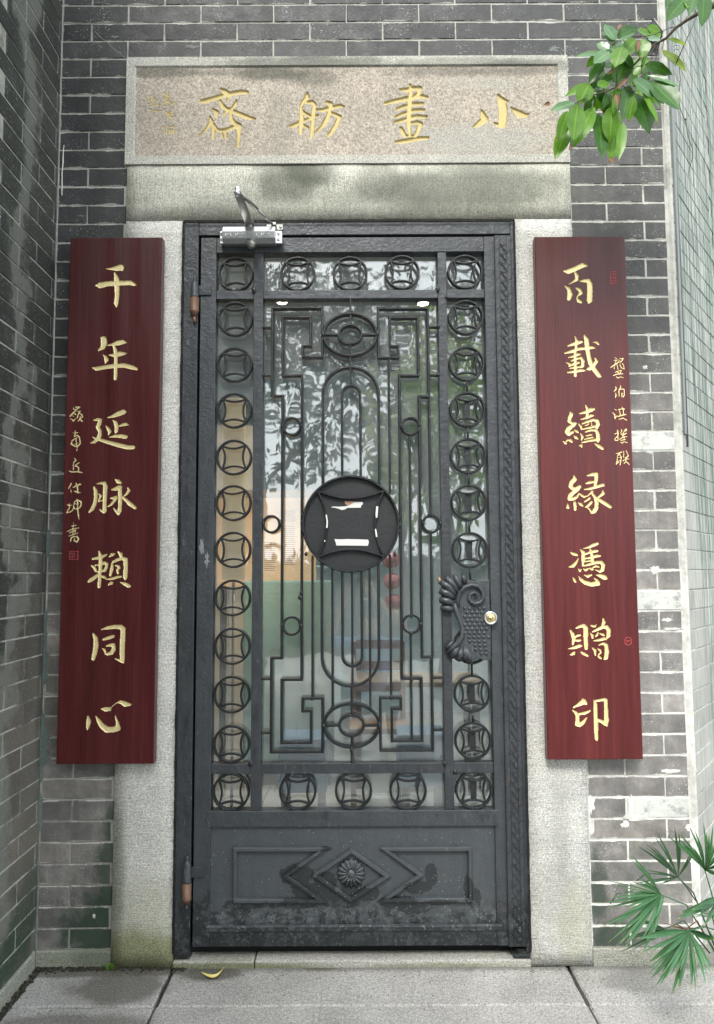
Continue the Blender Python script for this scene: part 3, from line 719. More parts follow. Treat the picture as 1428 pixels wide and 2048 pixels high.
# head stone: frame round the recessed name panel
px0, px1, pz0, pz1 = WX(273, 225), WX(1113, 225), WZ(313), WZ(138)
HX0, HX1 = SL-.008, SR
hs = MB()
ring0 = [(HX0, zp+.0005), (HX1, zp+.0005), (HX1, ZS), (HX0, ZS)]
ring1 = [(px0-.005, pz0-.003), (px1+.005, pz0-.003), (px1+.005, pz1+.005), (px0-.005, pz1+.005)]
ring2 = [(px0, pz0), (px1, pz0), (px1, pz1), (px0, pz1)]
vs = [(x, .25, z) for x, z in ring0]+[(x, YS-.004, z) for x, z in ring0]+[(x, YS-.0045, z) for x, z in ring1]+[(x, YS+.0015, z) for x, z in ring2]
hs.add(vs, [(r0*4+i, r0*4+(i+1) % 4, (r0+1)*4+(i+1) % 4, (r0+1)*4+i) for r0 in range(3) for i in range(4)])
ho = hs.obj('head_stone', M_PFRAME, sd); 
# sill
JX = WX(510, 1910)
MB().box(SL+.2, JX-.002, -.014, .30, -.03, .020).obj('sill_stone', M_SILL, sd, bevel=.004)
MB().box(JX+.001, SR-.2, -.012, .30, -.03, .021).obj('sill_stone', M_SILL, sd, bevel=.004)
MB().box(-.6, .552, .052, .075, .018, LBZ+.01).obj('light_stop_bar', M_BLACK, sd)  # added black bar, stops room light spilling under the door onto the sill

# ================================================================= CARVED WRITING
# every character: origin (photo px), unit (photo px per unit), strokes of (x, y, half width)
CH = {}
def ch(name, ox, oy, u, strokes): CH[name] = (ox, oy, u, strokes)
U1 = 11/14.28; U2 = 14/14.28
ch('qian', 180, 515, U1, [[(42,29,1),(55,29,3.5),(70,28,7),(80,26,8.5),(83,31,4)], [(63,39,2),(67,47,4.5),(69,57,7),(69,65,7)], [(69,65,7),(70,80,6.5),(70,100,6),(68,118,6),(68.5,127,2)],
  [(17,72,3),(27,72,8),(45,68,7),(69,66,7),(90,66,6.5),(104,65,6.5),(115,70,4),(119,71,2)]])
ch('nian', 175, 665, U1, [[(36,14,3),(42,17,8),(43,27,8.5),(40,38,6),(28,47,1.5)], [(53,33,1.5),(65,31,3.5),(80,27,7),(92,24,6),(101,26,1.5)], [(68,34,3),(72,45,5),(74,60,5),(73,85,5),(73,110,5),(72,120,4)],
  [(56,58,1.5),(70,59,5),(85,55,6.5),(95,54,4),(102,54,1)], [(40,57,1),(46,63,4),(49,70,6),(46,80,1.5)], [(13,91,1.5),(24,94,5.5),(45,90,5.5),(73,86,6),(95,85,6),(115,90,6),(127,94,4)]])
ch('yan', 170, 805, U1, [[(59,39,1.5),(72,36,4),(88,29,6.5),(100,24,6.5),(105,24,3)], [(54,60,1),(60,68,4),(64,75,4.5),(60,85,1)], [(73,46,1.5),(79,52,5),(82,62,5.5),(81,74,5),(79,78,2.5)],
  [(89,61,1.5),(98,58,4),(106,56,4.5),(112,58,2)], [(64,90,1.5),(78,87,4),(94,87,5.5),(105,89,5.5),(110,88,2)],
  [(23,46,2),(33,44,4.5),(40,45,4.5),(37,55,5.5),(33,63,5),(38,73,5),(38,85,5.5),(34,93,5),(25,102,4),(15,105,1.5)], [(19,89,1),(27,93,2.5),(38,96,4),(60,103,5),(85,110,6),(110,116,6),(125,116,5.5)]])
ch('mai', 170, 950, U1, [[(24,32,3),(28,42,5),(28,58,5),(25,75,5),(19,88,5),(11,96,2.5)], [(32,23,1.5),(42,21,3.5),(51,21,4.5),(53,30,6),(52,50,5.5),(51,75,5.5),(51,92,5.5),(49,97,3.5),(43,93,2.5),(37,88,1)],
  [(36,49,1.5),(41,54,3),(37,62,2),(35,68,2.5),(44,66,2)], [(80,12,2.5),(86,17,5.5),(92,20,3.5)], [(70,38,2),(80,36,5),(89,31,5),(93,31,4)],
  [(91,32,5),(91,50,5.5),(91,72,5),(90,92,5.5),(87,101,3.5),(80,93,3),(74,86,1.5)], [(66,60,2),(74,60,4),(81,58,4.5),(77,66,3.5),(68,77,3),(60,82,1.5)], [(111,33,2),(114,40,4),(108,49,3),(101,55,1.5)],
  [(95,55,2),(105,64,4),(118,76,5.5),(130,85,4),(132,86,2)]])
ch('lai', 165, 1090, U1, [[(27,36,3),(38,34,4),(50,31,4.5),(60,26,3),(63,24,1.5)], [(43,17,2.5),(47,30,5),(47,50,5),(45,75,5),(44,95,5),(43,108,4.5)], [(24,54,2.5),(31,58,4),(34,65,3.5)],
  [(34,52,2),(46,52,3),(57,46,4),(63,49,4),(62,58,4),(58,66,4),(45,69,3),(33,68,2)], [(42,76,3),(32,84,4.5),(22,91,5),(16,95,3)], [(48,80,1.5),(55,83,4),(60,85,2.5)], [(69,31,1.5),(77,25,4.5),(82,23,3)],
  [(92,17,2),(99,24,5),(101,32,4)], [(79,44,3),(90,39,4),(103,34,4.5),(112,38,6),(112,60,6),(111,82,6),(111,88,3)], [(77,49,3),(76,62,5),(72,78,3.5)], [(86,53,2),(93,55,3.5),(95,59,3.5),(90,65,3),(92,73,3)],
  [(61,89,1.5),(75,88,3.5),(92,83,3.5),(100,82,3)], [(68,103,2),(75,99,4.5),(79,97,2)], [(99,97,1.5),(110,101,4.5),(119,106,5),(124,107,2.5)]])
ch('tong', 165, 1235, U1, [[(28,43,3),(34,55,6),(35,72,7),(32,90,6.5),(28,105,5.5),(28,111,2)], [(50,31,1.5),(65,27,4.5),(85,24,5.5),(100,25,6),(105,30,7),(104,60,7),(103,90,7),(103,112,6),(106,117,2.5)],
  [(102,113,4),(95,111,3),(85,107,1.5)], [(55,57,3.5),(68,53,4.5),(80,49,4)], [(51,80,1),(57,84,3.5),(59,89,3)], [(62,74,2),(73,72,4.5),(80,71,5),(81,82,5.5),(76,92,5),(65,95,4),(59,94,2)]])
ch('xin', 160, 1380, U1, [[(56,49,2),(66,50,6),(76,50,5.5),(82,44,1),(94,34,1.2),(106,31,4.5),(118,37,7),(128,38,4),(133,37,1.5)], [(21,70,3),(22,82,7),(20,95,5),(19,103,1.5)],
  [(41,68,1.5),(48,80,5),(57,93,7),(70,103,8),(85,103,7.5),(99,99,7),(97,85,4),(91,67,1.5)]])
ch('bai', 1110, 515, U1, [[(25,35,3),(35,36,6.5),(55,28,6),(72,20,6.5),(82,21,3)], [(52,38,3),(57,48,5),(57,56,4.5),(46,64,2),(36,69,1)], [(27,74,2),(36,82,5),(39,95,7),(36,107,5)],
  [(66,61,2),(77,60,4.5),(87,60,6),(91,70,7.5),(91,90,7.5),(90,110,7.5),(88,117,3)], [(56,79,2.5),(64,84,4.5),(68,91,4.5),(60,99,2),(57,105,2),(61,112,5),(67,115,4)]])
ch('zai', 1110, 660, U1, [[(34,41,2),(46,37,4),(60,32,5.5),(70,30,3.5)], [(52,16,1.5),(56,27,3.5),(55,45,3.5),(53,58,3)], [(26,60,2),(45,55,4.5),(60,49,4),(80,47,4),(95,45,4.5),(103,46,2)], [(36,71,2),(48,68,3),(60,63,4),(66,62,2)],
  [(52,60,3.5),(53,80,4),(53,100,4),(53,118,4)], [(43,80,2),(55,74,3),(68,72,3.5),(73,80,4.5),(72,92,4.5),(69,97,2)], [(30,84,1.5),(38,88,3),(37,94,2),(50,87,3),(62,84,3)], [(39,99,2),(53,97,3),(68,95,3)],
  [(34,110,2.5),(53,107,4),(70,104,4),(78,105,2.5)], [(100,31,1.5),(108,32,3),(113,36,3)], [(76,13,2),(82,26,6.5),(84,45,6.5),(87,65,5.5),(92,85,6),(102,102,6),(114,118,5.5),(118,120,3)], [(105,73,2.5),(108,81,4),(100,92,5),(90,100,5),(84,102,2.5)]])
ch('xu', 1112, 800, U1, [[(37,31,2),(40,37,5),(36,46,5),(34,55,4),(41,60,3.5),(51,60,3.5),(44,66,4.5),(33,74,6),(29,82,6),(33,88,5),(44,83,3),(46,82,2)], [(48,77,1.5),(54,81,3.5),(58,84,2)], [(47,93,1.5),(52,97,4),(57,101,2)],
  [(19,107,1.5),(25,112,3.5),(28,113,1.5)], [(27,108,1.2),(31,103,2),(38,105,4),(42,109,2)], [(62,35,2),(78,31,4),(92,25,5.5),(99,23,3)], [(77,13,1.5),(81,22,3.5),(82,35,4),(80,43,3)], [(65,50,1.5),(80,46,3.5),(92,40,4),(98,40,2)],
  [(59,62,1.5),(65,68,3.5),(66,74,2.5)], [(69,61,2),(82,56,3),(98,51,3.5),(107,54,5),(110,62,5),(106,71,4)], [(76,66,1.6),(82,64,1.6),(86,60,1.3)], [(93,57,1.5),(93,66,1.8)], [(66,76,1.8),(80,73,2.6),(95,70,3),(104,67,3)],
  [(64,87,1.5),(69,95,3.5),(66,104,1.5)], [(76,83,1.8),(90,78,3),(104,78,4),(109,88,5),(110,100,5.5),(109,106,4)], [(78,93,1.5),(90,90,2.5),(94,90,1.5)], [(74,102,1.5),(87,98,2.5),(96,97,2)], [(68,110,2),(85,106,3),(104,103,3.5)],
  [(61,119,1.5),(66,117,3.5),(67,122,2)], [(101,113,1.5),(112,120,4.5),(121,126,3.5)]])
ch('yuan', 1122, 935, U1, [[(34,21,2),(36,30,5.5),(28,38,5.5),(25,48,5.5),(31,55,4.5),(41,54,4.5),(49,49,4),(44,56,4.5),(33,64,5),(24,73,5.5),(22,81,5),(33,81,4.5),(42,76,3),(47,67,1.5),(54,72,3),(60,76,3),(70,73,1.2),(78,66,2),(83,61,2)],
  [(18,94,1.5),(18,103,4.5)], [(36,91,4),(37,100,4.5),(37,108,4)], [(45,91,1.5),(51,95,4),(56,99,2.5)], [(69,21,2),(82,18,4.5),(92,17,5),(92,30,5),(89,45,4)], [(66,41,2.5),(76,38,4),(84,37,3)], [(61,57,2),(75,55,3.5),(92,50,4),(110,45,4)],
  [(80,62,2.5),(82,68,3),(89,78,4),(93,92,5.5),(92,105,5.5),(86,114,5),(80,117,3),(74,108,2),(68,103,1.5)], [(61,89,1.5),(69,84,2.5),(75,79,2.5)], [(63,103,1.5),(72,98,3),(80,89,3)], [(109,61,2.5),(110,67,4),(103,73,3),(96,78,1.5)],
  [(92,78,3),(103,86,4.5),(116,94,5),(128,102,4)]])
ch('ping', 1122, 1080, U1, [[(25,32,1.5),(33,36,4),(42,39,3)], [(46,47,1),(40,58,3),(32,67,4.5),(22,70,1.8)], [(58,22,1),(72,19,3),(85,13,4.5),(95,9,3.5)], [(51,25,2),(58,32,5),(58,50,5),(57,66,2.5)], [(62,37,2.5),(75,32,3),(88,29,4),(94,28,3.5)],
  [(76,24,2.5),(81,40,4.5),(82,55,4)], [(63,48,2.2),(80,45,3.5),(95,41,4),(102,41,2.5)], [(62,56,1.8),(80,53,2.6)], [(60,67,2),(75,63,3.5),(92,58,4),(105,58,4.5),(110,65,5),(108,77,5),(102,82,3.5),(89,77,1.2)],
  [(46,75,1.8),(49,81,2.5),(53,76,1.5)], [(59,75,1.5),(64,78,3.5),(70,74,2)], [(74,73,2),(81,76,3.5),(84,71,2),(92,67,3),(98,70,2.5)], [(31,97,1.2),(35,104,3.5),(38,109,2.5)], [(46,94,1),(52,103,4),(64,111,5.5),(80,115,6),(96,112,6.5),(93,104,3.5),(86,99,1.2)],
  [(61,91,1.5),(70,94,4),(80,90,2)], [(91,90,1.2),(103,93,5),(113,97,6.5),(117,99,4)]])
ch('zeng', 1127, 1230, U1, [[(18,40,2.5),(24,50,5),(27,62,5),(25,72,3.5),(24,77,1.8)], [(33,34,2),(45,29,4),(53,27,4.5),(58,35,6.5),(58,55,6.5),(59,75,6),(59,86,4.5)], [(30,57,2.5),(38,53,3),(44,52,2.5)], [(30,66,3),(40,66,3.5),(44,65,2.5)],
  [(13,88,1.5),(28,85,4),(42,80,4.5),(47,80,2.5)], [(18,104,1.5),(26,100,4.5),(28,97,3)], [(46,96,2),(54,101,4),(63,106,2.5)], [(72,27,2),(78,29,3.5),(82,30,2.5),(86,24,1)], [(103,10,2.5),(105,18,4.5),(102,27,4)],
  [(75,44,1.8),(88,38,3.5),(102,31,4.5),(112,31,5),(118,40,5.5),(117,52,5.5),(114,58,3)], [(70,47,1.5),(75,53,3.5),(76,59,3)], [(90,45,2),(88,51,2.5),(84,55,2)], [(94,48,1.5),(103,51,3.5),(106,53,2)], [(79,67,2),(93,65,3.5),(107,61,4),(111,63,2)],
  [(75,85,1.5),(82,92,4),(83,104,2)], [(92,78,1.5),(104,74,3.5),(111,78,5),(113,95,6),(111,110,5.5),(107,114,3)], [(89,87,1.2),(95,91,3),(98,97,1.8),(92,102,2),(91,107,2.5),(97,112,3)]])
ch('yin', 1130, 1385, U1, [[(22,39,2),(35,32,4),(48,24,7.5),(53,27,5)], [(46,16,1.5),(50,23,6),(54,28,4.5)], [(20,46,1.5),(28,52,4),(33,60,5.5),(33,75,6),(32,82,6),(38,84,5.5),(48,77,4.5),(57,65,1.5)], [(36,56,3),(50,54,4),(60,50,3),(66,46,1.2)],
  [(75,20,1.5),(79,30,5),(80,60,5.5),(81,90,6),(82,118,5),(83,124,2)], [(80,22,3),(92,20,3.5),(104,18,4)], [(106,20,5),(107,45,5.5),(108,72,6.5),(109,86,2.5)], [(84,71,4),(97,76,4.5),(106,82,5)]])
ch('zhai', 390, 165, U2, [[(52,12,1.5),(60,18,5),(70,25,5)], [(12,37,3),(20,38,5),(45,30,4.5),(70,23,4.5),(95,19,4.5),(105,20,4)], [(50,36,2.5),(56,48,4),(68,57,4)], [(68,30,2),(66,38,1.8)], [(84,37,2),(82,45,4),(74,53,3),(60,60,2.5),(60,68,1.5)],
  [(70,55,4),(85,62,4.5),(105,70,4.5),(122,74,2)], [(37,54,2),(43,60,4.5),(44,69,2.5)], [(30,69,1.5),(33,79,4.5),(25,92,3),(10,107,1.5)], [(36,84,3),(37,100,3.5),(36,114,2.5)], [(36,84,3),(46,97,3),(60,97,3),(75,92,4),(88,88,5)],
  [(72,62,3),(74,75,4),(80,82,4),(90,88,5),(89,105,3.5),(88,130,2)], [(52,98,2),(57,112,1.8)], [(61,97,2.5),(63,112,2.5)]])
ch('fang', 565, 165, U2, [[(50,21,2),(50,30,5),(42,38,3.5),(37,48,2.5)], [(38,50,3),(39,70,4.5),(38,85,4.5),(37,102,3.5)], [(48,40,3),(60,40,4.5),(65,45,4),(63,60,4),(62,80,4),(60,100,4),(57,112,2.5)],
  [(14,88,2),(22,88,4.5),(35,81,3.5),(50,75,3),(62,70,3.5),(71,67,2.5)], [(40,58,3),(48,64,3),(60,70,3)], [(42,86,2.5),(52,92,2.5)], [(89,39,2),(97,43,5),(100,52,4)], [(68,55,2),(82,56,4),(100,51,4),(118,47,3.5),(126,49,1.5)],
  [(96,58,4),(92,72,4.5),(82,88,4),(68,101,1.5)], [(100,62,3),(110,66,3.5),(116,70,4.5),(110,85,4.5),(102,98,4),(95,106,3.5),(94,110,2)]])
ch('hua', 755, 155, U2, [[(46,24,2),(60,25,4.5),(75,21,4),(86,22,5),(84,32,4),(76,37,3)], [(66,14,2),(69,25,4),(66,50,4.5),(64,80,4.5),(64,100,4),(66,115,3)], [(16,52,3),(40,47,4.5),(65,42,4.5),(90,38,4),(101,40,3)],
  [(40,64,3),(52,60,4),(75,54,4),(91,53,3.5)], [(38,80,3),(52,74,3.6),(75,67,3.6),(94,66,3)], [(36,91,3),(55,86,3.6),(80,79,4.2),(99,80,3)], [(47,102,2.5),(52,112,4.5),(56,118,3)], [(68,93,3),(82,91,3.5),(88,95,4.5),(83,108,4),(77,118,3)],
  [(54,119,2.5),(78,118,2.5)], [(38,131,3),(60,129,4.5),(85,124,4),(103,123,3)]])
ch('xiao', 930, 155, U2, [[(67,35,2),(75,48,8),(78,65,8.5),(77,85,8),(76,96,7),(68,97,4),(60,92,1.5)], [(76,46,5),(87,48,2.5)], [(34,67,2),(37,78,6),(41,85,6.5),(30,93,6),(17,100,2)], [(94,61,1.5),(103,68,4.5),(113,75,7.5),(122,77,5),(130,74,1.5)]])
SMALL_L = [(120, 800, .78125, [[(34,19,1),(35,24,1.2),(42,24,1.5),(50,18,2),(41,18,2)], [(42,24,1.5),(34,33,1.8),(26,41,1.8)], [(36,33,1.2),(41,37,1.5)], [(32,40,1),(36,42,1)], [(27,48,1.2),(31,49,1.3),(34,54,1.8),(40,47,1.2)], [(44,29,1.2),(52,28,1.5),(47,35,1.5),(44,45,1.5)],
   [(50,34,1.2),(56,37,1.8),(58,43,1.6),(53,46,1.3)], [(51,41,1.4),(51,48,1.5),(46,54,1.2)], [(52,49,1.5),(57,54,1.8)],
   [(38,77,.8),(40,84,1.5),(36,94,1.2),(43,90,1.3),(49,93,1.6),(51,102,1.8),(52,111,1.8),(47,117,1.8),(38,118,1.6),(29,112,1.8),(31,104,1.6),(38,99,1.2),(44,96,1.3)], [(33,84,1.2),(45,83,1.5)], [(41,99,1.4),(42,112,1.6),(44,122,1.3),(43,130,.8)], [(36,113,.8),(48,110,.8)],
   [(37,148,1),(41,154,1.6),(35,160,1.3),(34,168,1.5),(35,179,1.3)], [(49,160,1.5),(42,165,1.5),(38,170,1.4)], [(41,168,1.5),(48,173,1.8),(47,180,1.6)], [(23,181,1),(30,184,2),(42,183,1.8),(50,184,2),(57,186,1.2)]]),
  (120, 955, .83, [[(27,14,1.8),(24,21,1.5),(20,27,1)], [(26,27,1),(27,35,1.2)], [(38,12,1),(41,20,2),(43,29,1.8),(42,34,1.5)], [(31,24,1.2),(41,19,2),(48,16,2.2),(50,17,1.5)], [(34,32,1.2),(43,36,2),(49,36,1.6)],
   [(17,66,1.2),(24,67,1.6),(29,66,1)], [(22,63,1.5),(23,72,1.6),(16,85,1.3),(25,83,1.3),(31,78,1.2),(33,68,1.2),(35,58,1.4),(43,54,1.5),(51,58,1.8),(51,67,1.8),(46,74,1.5),(36,76,1.3),(33,70,1.3)], [(40,52,1),(43,60,1.8),(42,72,2),(44,88,1.8),(46,101,1)], [(36,63,1),(42,64,1)],
   [(32,108,.8),(32,118,1.2),(31,130,1.3),(31,138,1.2)], [(29,117,1.2),(39,115,1.3)], [(18,130,1),(30,124,1.3),(45,121,1.3)], [(24,133,1.2),(38,126,1.5),(36,132,1.3)], [(22,141,1.2),(35,136,1.3),(43,134,1.3)], [(33,141,1.5),(27,146,1.5),(25,154,1.6)], [(30,143,1.3),(41,142,1.8),(45,148,2),(41,155,2),(33,151,1.3),(36,147,1)]])]
SMALL_R = [(1205, 700, .6345, [[(39,23,1.2),(45,27,1.4)], [(36,32,1.3),(47,31,1.6),(50,30,1)], [(43,33,1.3),(40,41,1.3)], [(26,55,1.5),(38,46,1.7),(50,38,1.7),(54,33,1.4)], [(38,48,1.4),(37,60,1.4)], [(46,44,1.7),(49,60,1.7)], [(55,27,1.4),(65,26,1.9),(62,33,1.6),(56,38,1.4),(56,48,1.7),(60,56,1.7),(69,59,1.5),(67,48,1.6),(62,41,1.6)],
   [(40,70,1.4),(50,66,1.7),(61,63,1.6)], [(34,80,1.5),(48,75,2),(65,74,2)], [(45,66,1.3),(52,73,1.4)], [(60,63,1.4),(56,74,1.4)], [(44,84,1.7),(48,88,1.7),(58,84,1.5),(65,87,1.8)],
   [(41,115,1.7),(44,121,2.2),(40,127,1.8),(36,131,1)], [(42,135,1.4),(43,142,2.4),(41,149,1.7)], [(57,112,1.6),(58,118,2.2),(53,124,1.8),(52,130,2),(53,144,2)], [(58,124,1.4),(65,122,1.9),(69,124,1.9),(69,140,2),(66,147,2),(61,146,1.7),(61,137,1.4),(62,132,1)], [(65,136,1),(62,140,1)]]),
  (1210, 805, .6345, [[(30,20,1.2),(36,24,1.8)], [(24,31,1.4),(31,38,2.2),(32,48,2.2),(32,51,1.4),(38,40,1)], [(42,22,1.4),(55,19,1.7),(62,20,2)], [(45,21,1.6),(48,34,1.8),(48,40,1.6)], [(54,13,1.2),(58,22,2),(59,36,1.8)], [(40,44,1.8),(52,40,2.2),(66,37,2)], [(44,52,1.7),(49,52,1.7),(56,48,1.7),(63,52,1.8),(69,55,1.7)],
   [(39,87,1.8),(42,94,2.2),(41,104,2),(41,119,1.7),(33,119,1.7),(31,114,1.5),(40,106,1.5)], [(30,99,1.4),(42,95,1.6)], [(51,85,1.3),(54,88,1.4),(50,95,1.4),(52,101,1.4),(58,96,1.3),(62,87,1.4),(67,82,1.4),(69,86,1.5),(64,92,1.3)], [(55,104,1.5),(68,96,1.4)], [(60,96,1.4),(57,108,1.4)], [(46,116,1.5),(57,109,1.7),(68,107,1.7)],
   [(50,119,1.5),(66,116,1.5)], [(62,105,1.3),(60,116,1.3)], [(50,125,1.7),(54,127,1.8),(60,123,1.4),(70,126,1.8)], [(34,161,1.2),(44,159,1.6),(53,155,1.7)], [(47,160,1.6),(40,168,1.5),(39,180,1.7),(36,194,1.7)], [(46,163,1.4),(52,172,1.7),(50,185,2),(48,196,1.7)],
   [(41,174,1),(50,173,1)], [(40,186,1),(50,181,1)], [(35,193,1.5),(44,188,1.3)], [(59,152,1.4),(60,162,1.6),(58,173,1.5)], [(67,151,1.4),(71,161,1.7),(74,168,1.6),(68,173,1.6),(62,172,1.3)], [(56,184,1.4),(66,178,1.7),(77,177,1.3)], [(66,174,1.6),(67,185,1.7),(60,192,1.5)], [(67,185,1.7),(73,192,1.7),(78,195,1.7)]])]
SIGN = [(285, 165, .63, [[(19,43,1.2),(22,58,1.2)], [(28,41,1.2),(30,60,1.2)], [(34,44,1.2),(33,62,1.2)], [(17,69,1.2),(33,65,1.2)], [(24,75,1.2),(47,70,1.2)], [(35,52,1.1),(48,58,1.1),(50,78,1.2)], [(20,86,1.2),(40,90,1.4),(60,90,1.2)],
   [(68,33,1.5),(74,38,1.5)], [(80,28,1.2),(78,44,1.3)], [(66,48,1.1),(85,42,1.3)], [(70,52,1.2),(88,50,1.2)], [(76,46,1.2),(76,62,1.2)], [(62,68,1.3),(76,60,1.2),(90,56,1.3)], [(80,60,1.2),(94,70,1.3),(106,62,1.2)], [(66,76,1.1),(84,72,1.1)],
   [(72,92,1.2),(80,98,1.3)], [(78,103,1.3),(100,98,1.3)], [(74,100,1.2),(92,94,1.2)], [(86,102,1.2),(78,118,1.2)], [(88,106,1.2),(98,118,1.3)],
   [(64,140,1.2),(70,152,1.4),(68,166,1.4)], [(78,138,1.3),(76,166,1.4)], [(84,142,1.3),(98,140,1.4),(102,166,1.4)], [(86,150,1.2),(88,164,1.3)], [(94,150,1.2),(94,164,1.3)], [(84,156,1.1),(100,154,1.1)]])]
def zig(o, u, sts): return [[(o[0]+x*u, o[1]+y*u, r*u) for x, y, r in s] for s in sts]
def to_world(sts, Y):
    out = []
    for s in sts:
        w = []
        for (px, py, r) in s:
            a = P(px, py, Y); b = P(px+r, py, Y); w.append((a[0], a[2], max(abs(b[0]-a[0]), .0007)))
        out.append(w)
    return out
def sdf(X, Z, sts, h):
    D = np.full(X.shape, 1e3)
    for s in sts:
        ss = s if len(s) > 1 else s*2
        for (ax, az, ar), (bx, bz, br) in zip(ss[:-1], ss[1:]):
            dx, dz = bx-ax, bz-az; L = dx*dx+dz*dz+1e-12
            t = np.clip(((X-ax)*dx+(Z-az)*dz)/L, 0, 1)
            d = np.hypot(X-ax-t*dx, Z-az-t*dz)-(ar+(br-ar)*t)
            D = np.minimum(D, d)
    return D
def carve(parent, name, mat, x0, x1, z0, z1, Y, groups, depth, slope, res, wob=0.0, plain_name='panel'):
    """front face of a slab as a height field; groups = [(object name, strokes, material, depth)]"""
    boxes = []
    for (gname, sts, gm, dp) in groups:
        a = np.array([(p[0], p[1], p[2]) for s in sts for p in s]); m_ = .006
        boxes.append((a[:, 0].min()-a[:, 2].max()-m_, a[:, 0].max()+a[:, 2].max()+m_, a[:, 1].min()-a[:, 2].max()-m_, a[:, 1].max()+a[:, 2].max()+m_))
    def axis(lo, hi, spans, step):
        pts = [lo]; spans = sorted(spans); merged = []
        for s in spans:
            s = (max(s[0], lo), min(s[1], hi))
            if merged and s[0] <= merged[-1][1]+.01: merged[-1][1] = max(merged[-1][1], s[1])
            else: merged.append(list(s))
        cur = lo
        for a, b in merged:
            n = max(1, int((a-cur)/.02)) if a > cur else 0
            for i in range(1, n+1): pts.append(cur+(a-cur)*i/n)
            n = max(1, int((b-a)/step))
            for i in range(1, n+1): pts.append(a+(b-a)*i/n)
            cur = b
        n = max(1, int((hi-cur)/.02))
        if hi-cur > 1e-4:
            for i in range(1, n+1): pts.append(cur+(hi-cur)*i/n)
        return np.array(pts)
    ax = axis(x0, x1, [(b[0], b[1]) for b in boxes], res); az = axis(z0, z1, [(b[2], b[3]) for b in boxes], res)
    X, Z = np.meshgrid(ax, az); H = np.zeros_like(X); own = np.full(X.shape, -1, int)
    for k, ((gname, sts, gm, dp), bx) in enumerate(zip(groups, boxes)):
        i0, i1 = np.searchsorted(ax, bx[0]-1e-6), np.searchsorted(ax, bx[1]+1e-6); j0, j1 = np.searchsorted(az, bx[2]-1e-6), np.searchsorted(az, bx[3]+1e-6)
        D = sdf(X[j0:j1, i0:i1], Z[j0:j1, i0:i1], sts, res)
        ins = np.clip(-D, 0, None); hh = np.where(D < 0, np.minimum(ins*slope+.0006, dp), 0)
        H[j0:j1, i0:i1] = np.maximum(H[j0:j1, i0:i1], hh)
        sub = own[j0:j1, i0:i1]; sub[D < 0.0] = k
    nx, nz = len(ax), len(az)
    V = np.stack([X, Y+H, Z], -1).reshape(-1, 3)
    id_ = np.arange(nx*nz).reshape(nz, nx)
    Q = np.stack([id_[:-1, :-1], id_[:-1, 1:], id_[1:, 1:], id_[1:, :-1]], -1).reshape(-1, 4)
    fo = np.maximum.reduce([own.reshape(-1)[Q[:, t]] for t in range(4)])
    cnt = sum((own.reshape(-1)[Q[:, t]] >= 0).astype(int) for t in range(4)); fo = np.where(cnt >= 3, fo, -1)
    def mk(nm, faces, mt):
        u, inv = np.unique(faces, return_inverse=True); F = inv.reshape(-1, 4)
        me = bpy.data.meshes.new(nm); me.vertices.add(len(u)); me.vertices.foreach_set('co', V[u].astype(np.float32).ravel())
        me.loops.add(F.size); me.loops.foreach_set('vertex_index', F.astype(np.int32).ravel())
        me.polygons.add(len(F)); me.polygons.foreach_set('loop_start', np.arange(0, F.size, 4, dtype=np.int32)); 
        try: me.polygons.foreach_set('loop_total', np.full(len(F), 4, dtype=np.int32))
        except Exception: pass
        me.polygons.foreach_set('use_smooth', np.zeros(len(F), dtype=bool))
        me.update(calc_edges=True); me.validate(); me.materials.append(mt)
        o = bpy.data.objects.new(nm, me); C.objects.link(o); adopt(o, parent); return o
    mk(plain_name, Q[fo < 0], mat)
    for k, g in enumerate(groups):
        if (fo == k).any(): mk(g[0], Q[fo == k], g[2])
# --- name panel
YP = YS+.0015
g = [('carved_character', to_world([[(a, b, r_*1.06+.45) for a, b, r_ in q] for q in zig(CH[n][:2], CH[n][2], CH[n][3])], YP), M_GOLD2, .006) for n in ('zhai', 'fang', 'hua', 'xiao')]
g += [('signature', to_world(zig(s[:2], s[2], [[(a, b, r_+.7) for a, b, r_ in q] for q in s[3]]), YP), M_GOLD3, .0014) for s in SIGN]
carve(sd, 'name_panel', M_PLAQUE, px0, px1, pz0, pz1, YP, g, .006, 2.2, .0017, plain_name='name_panel')

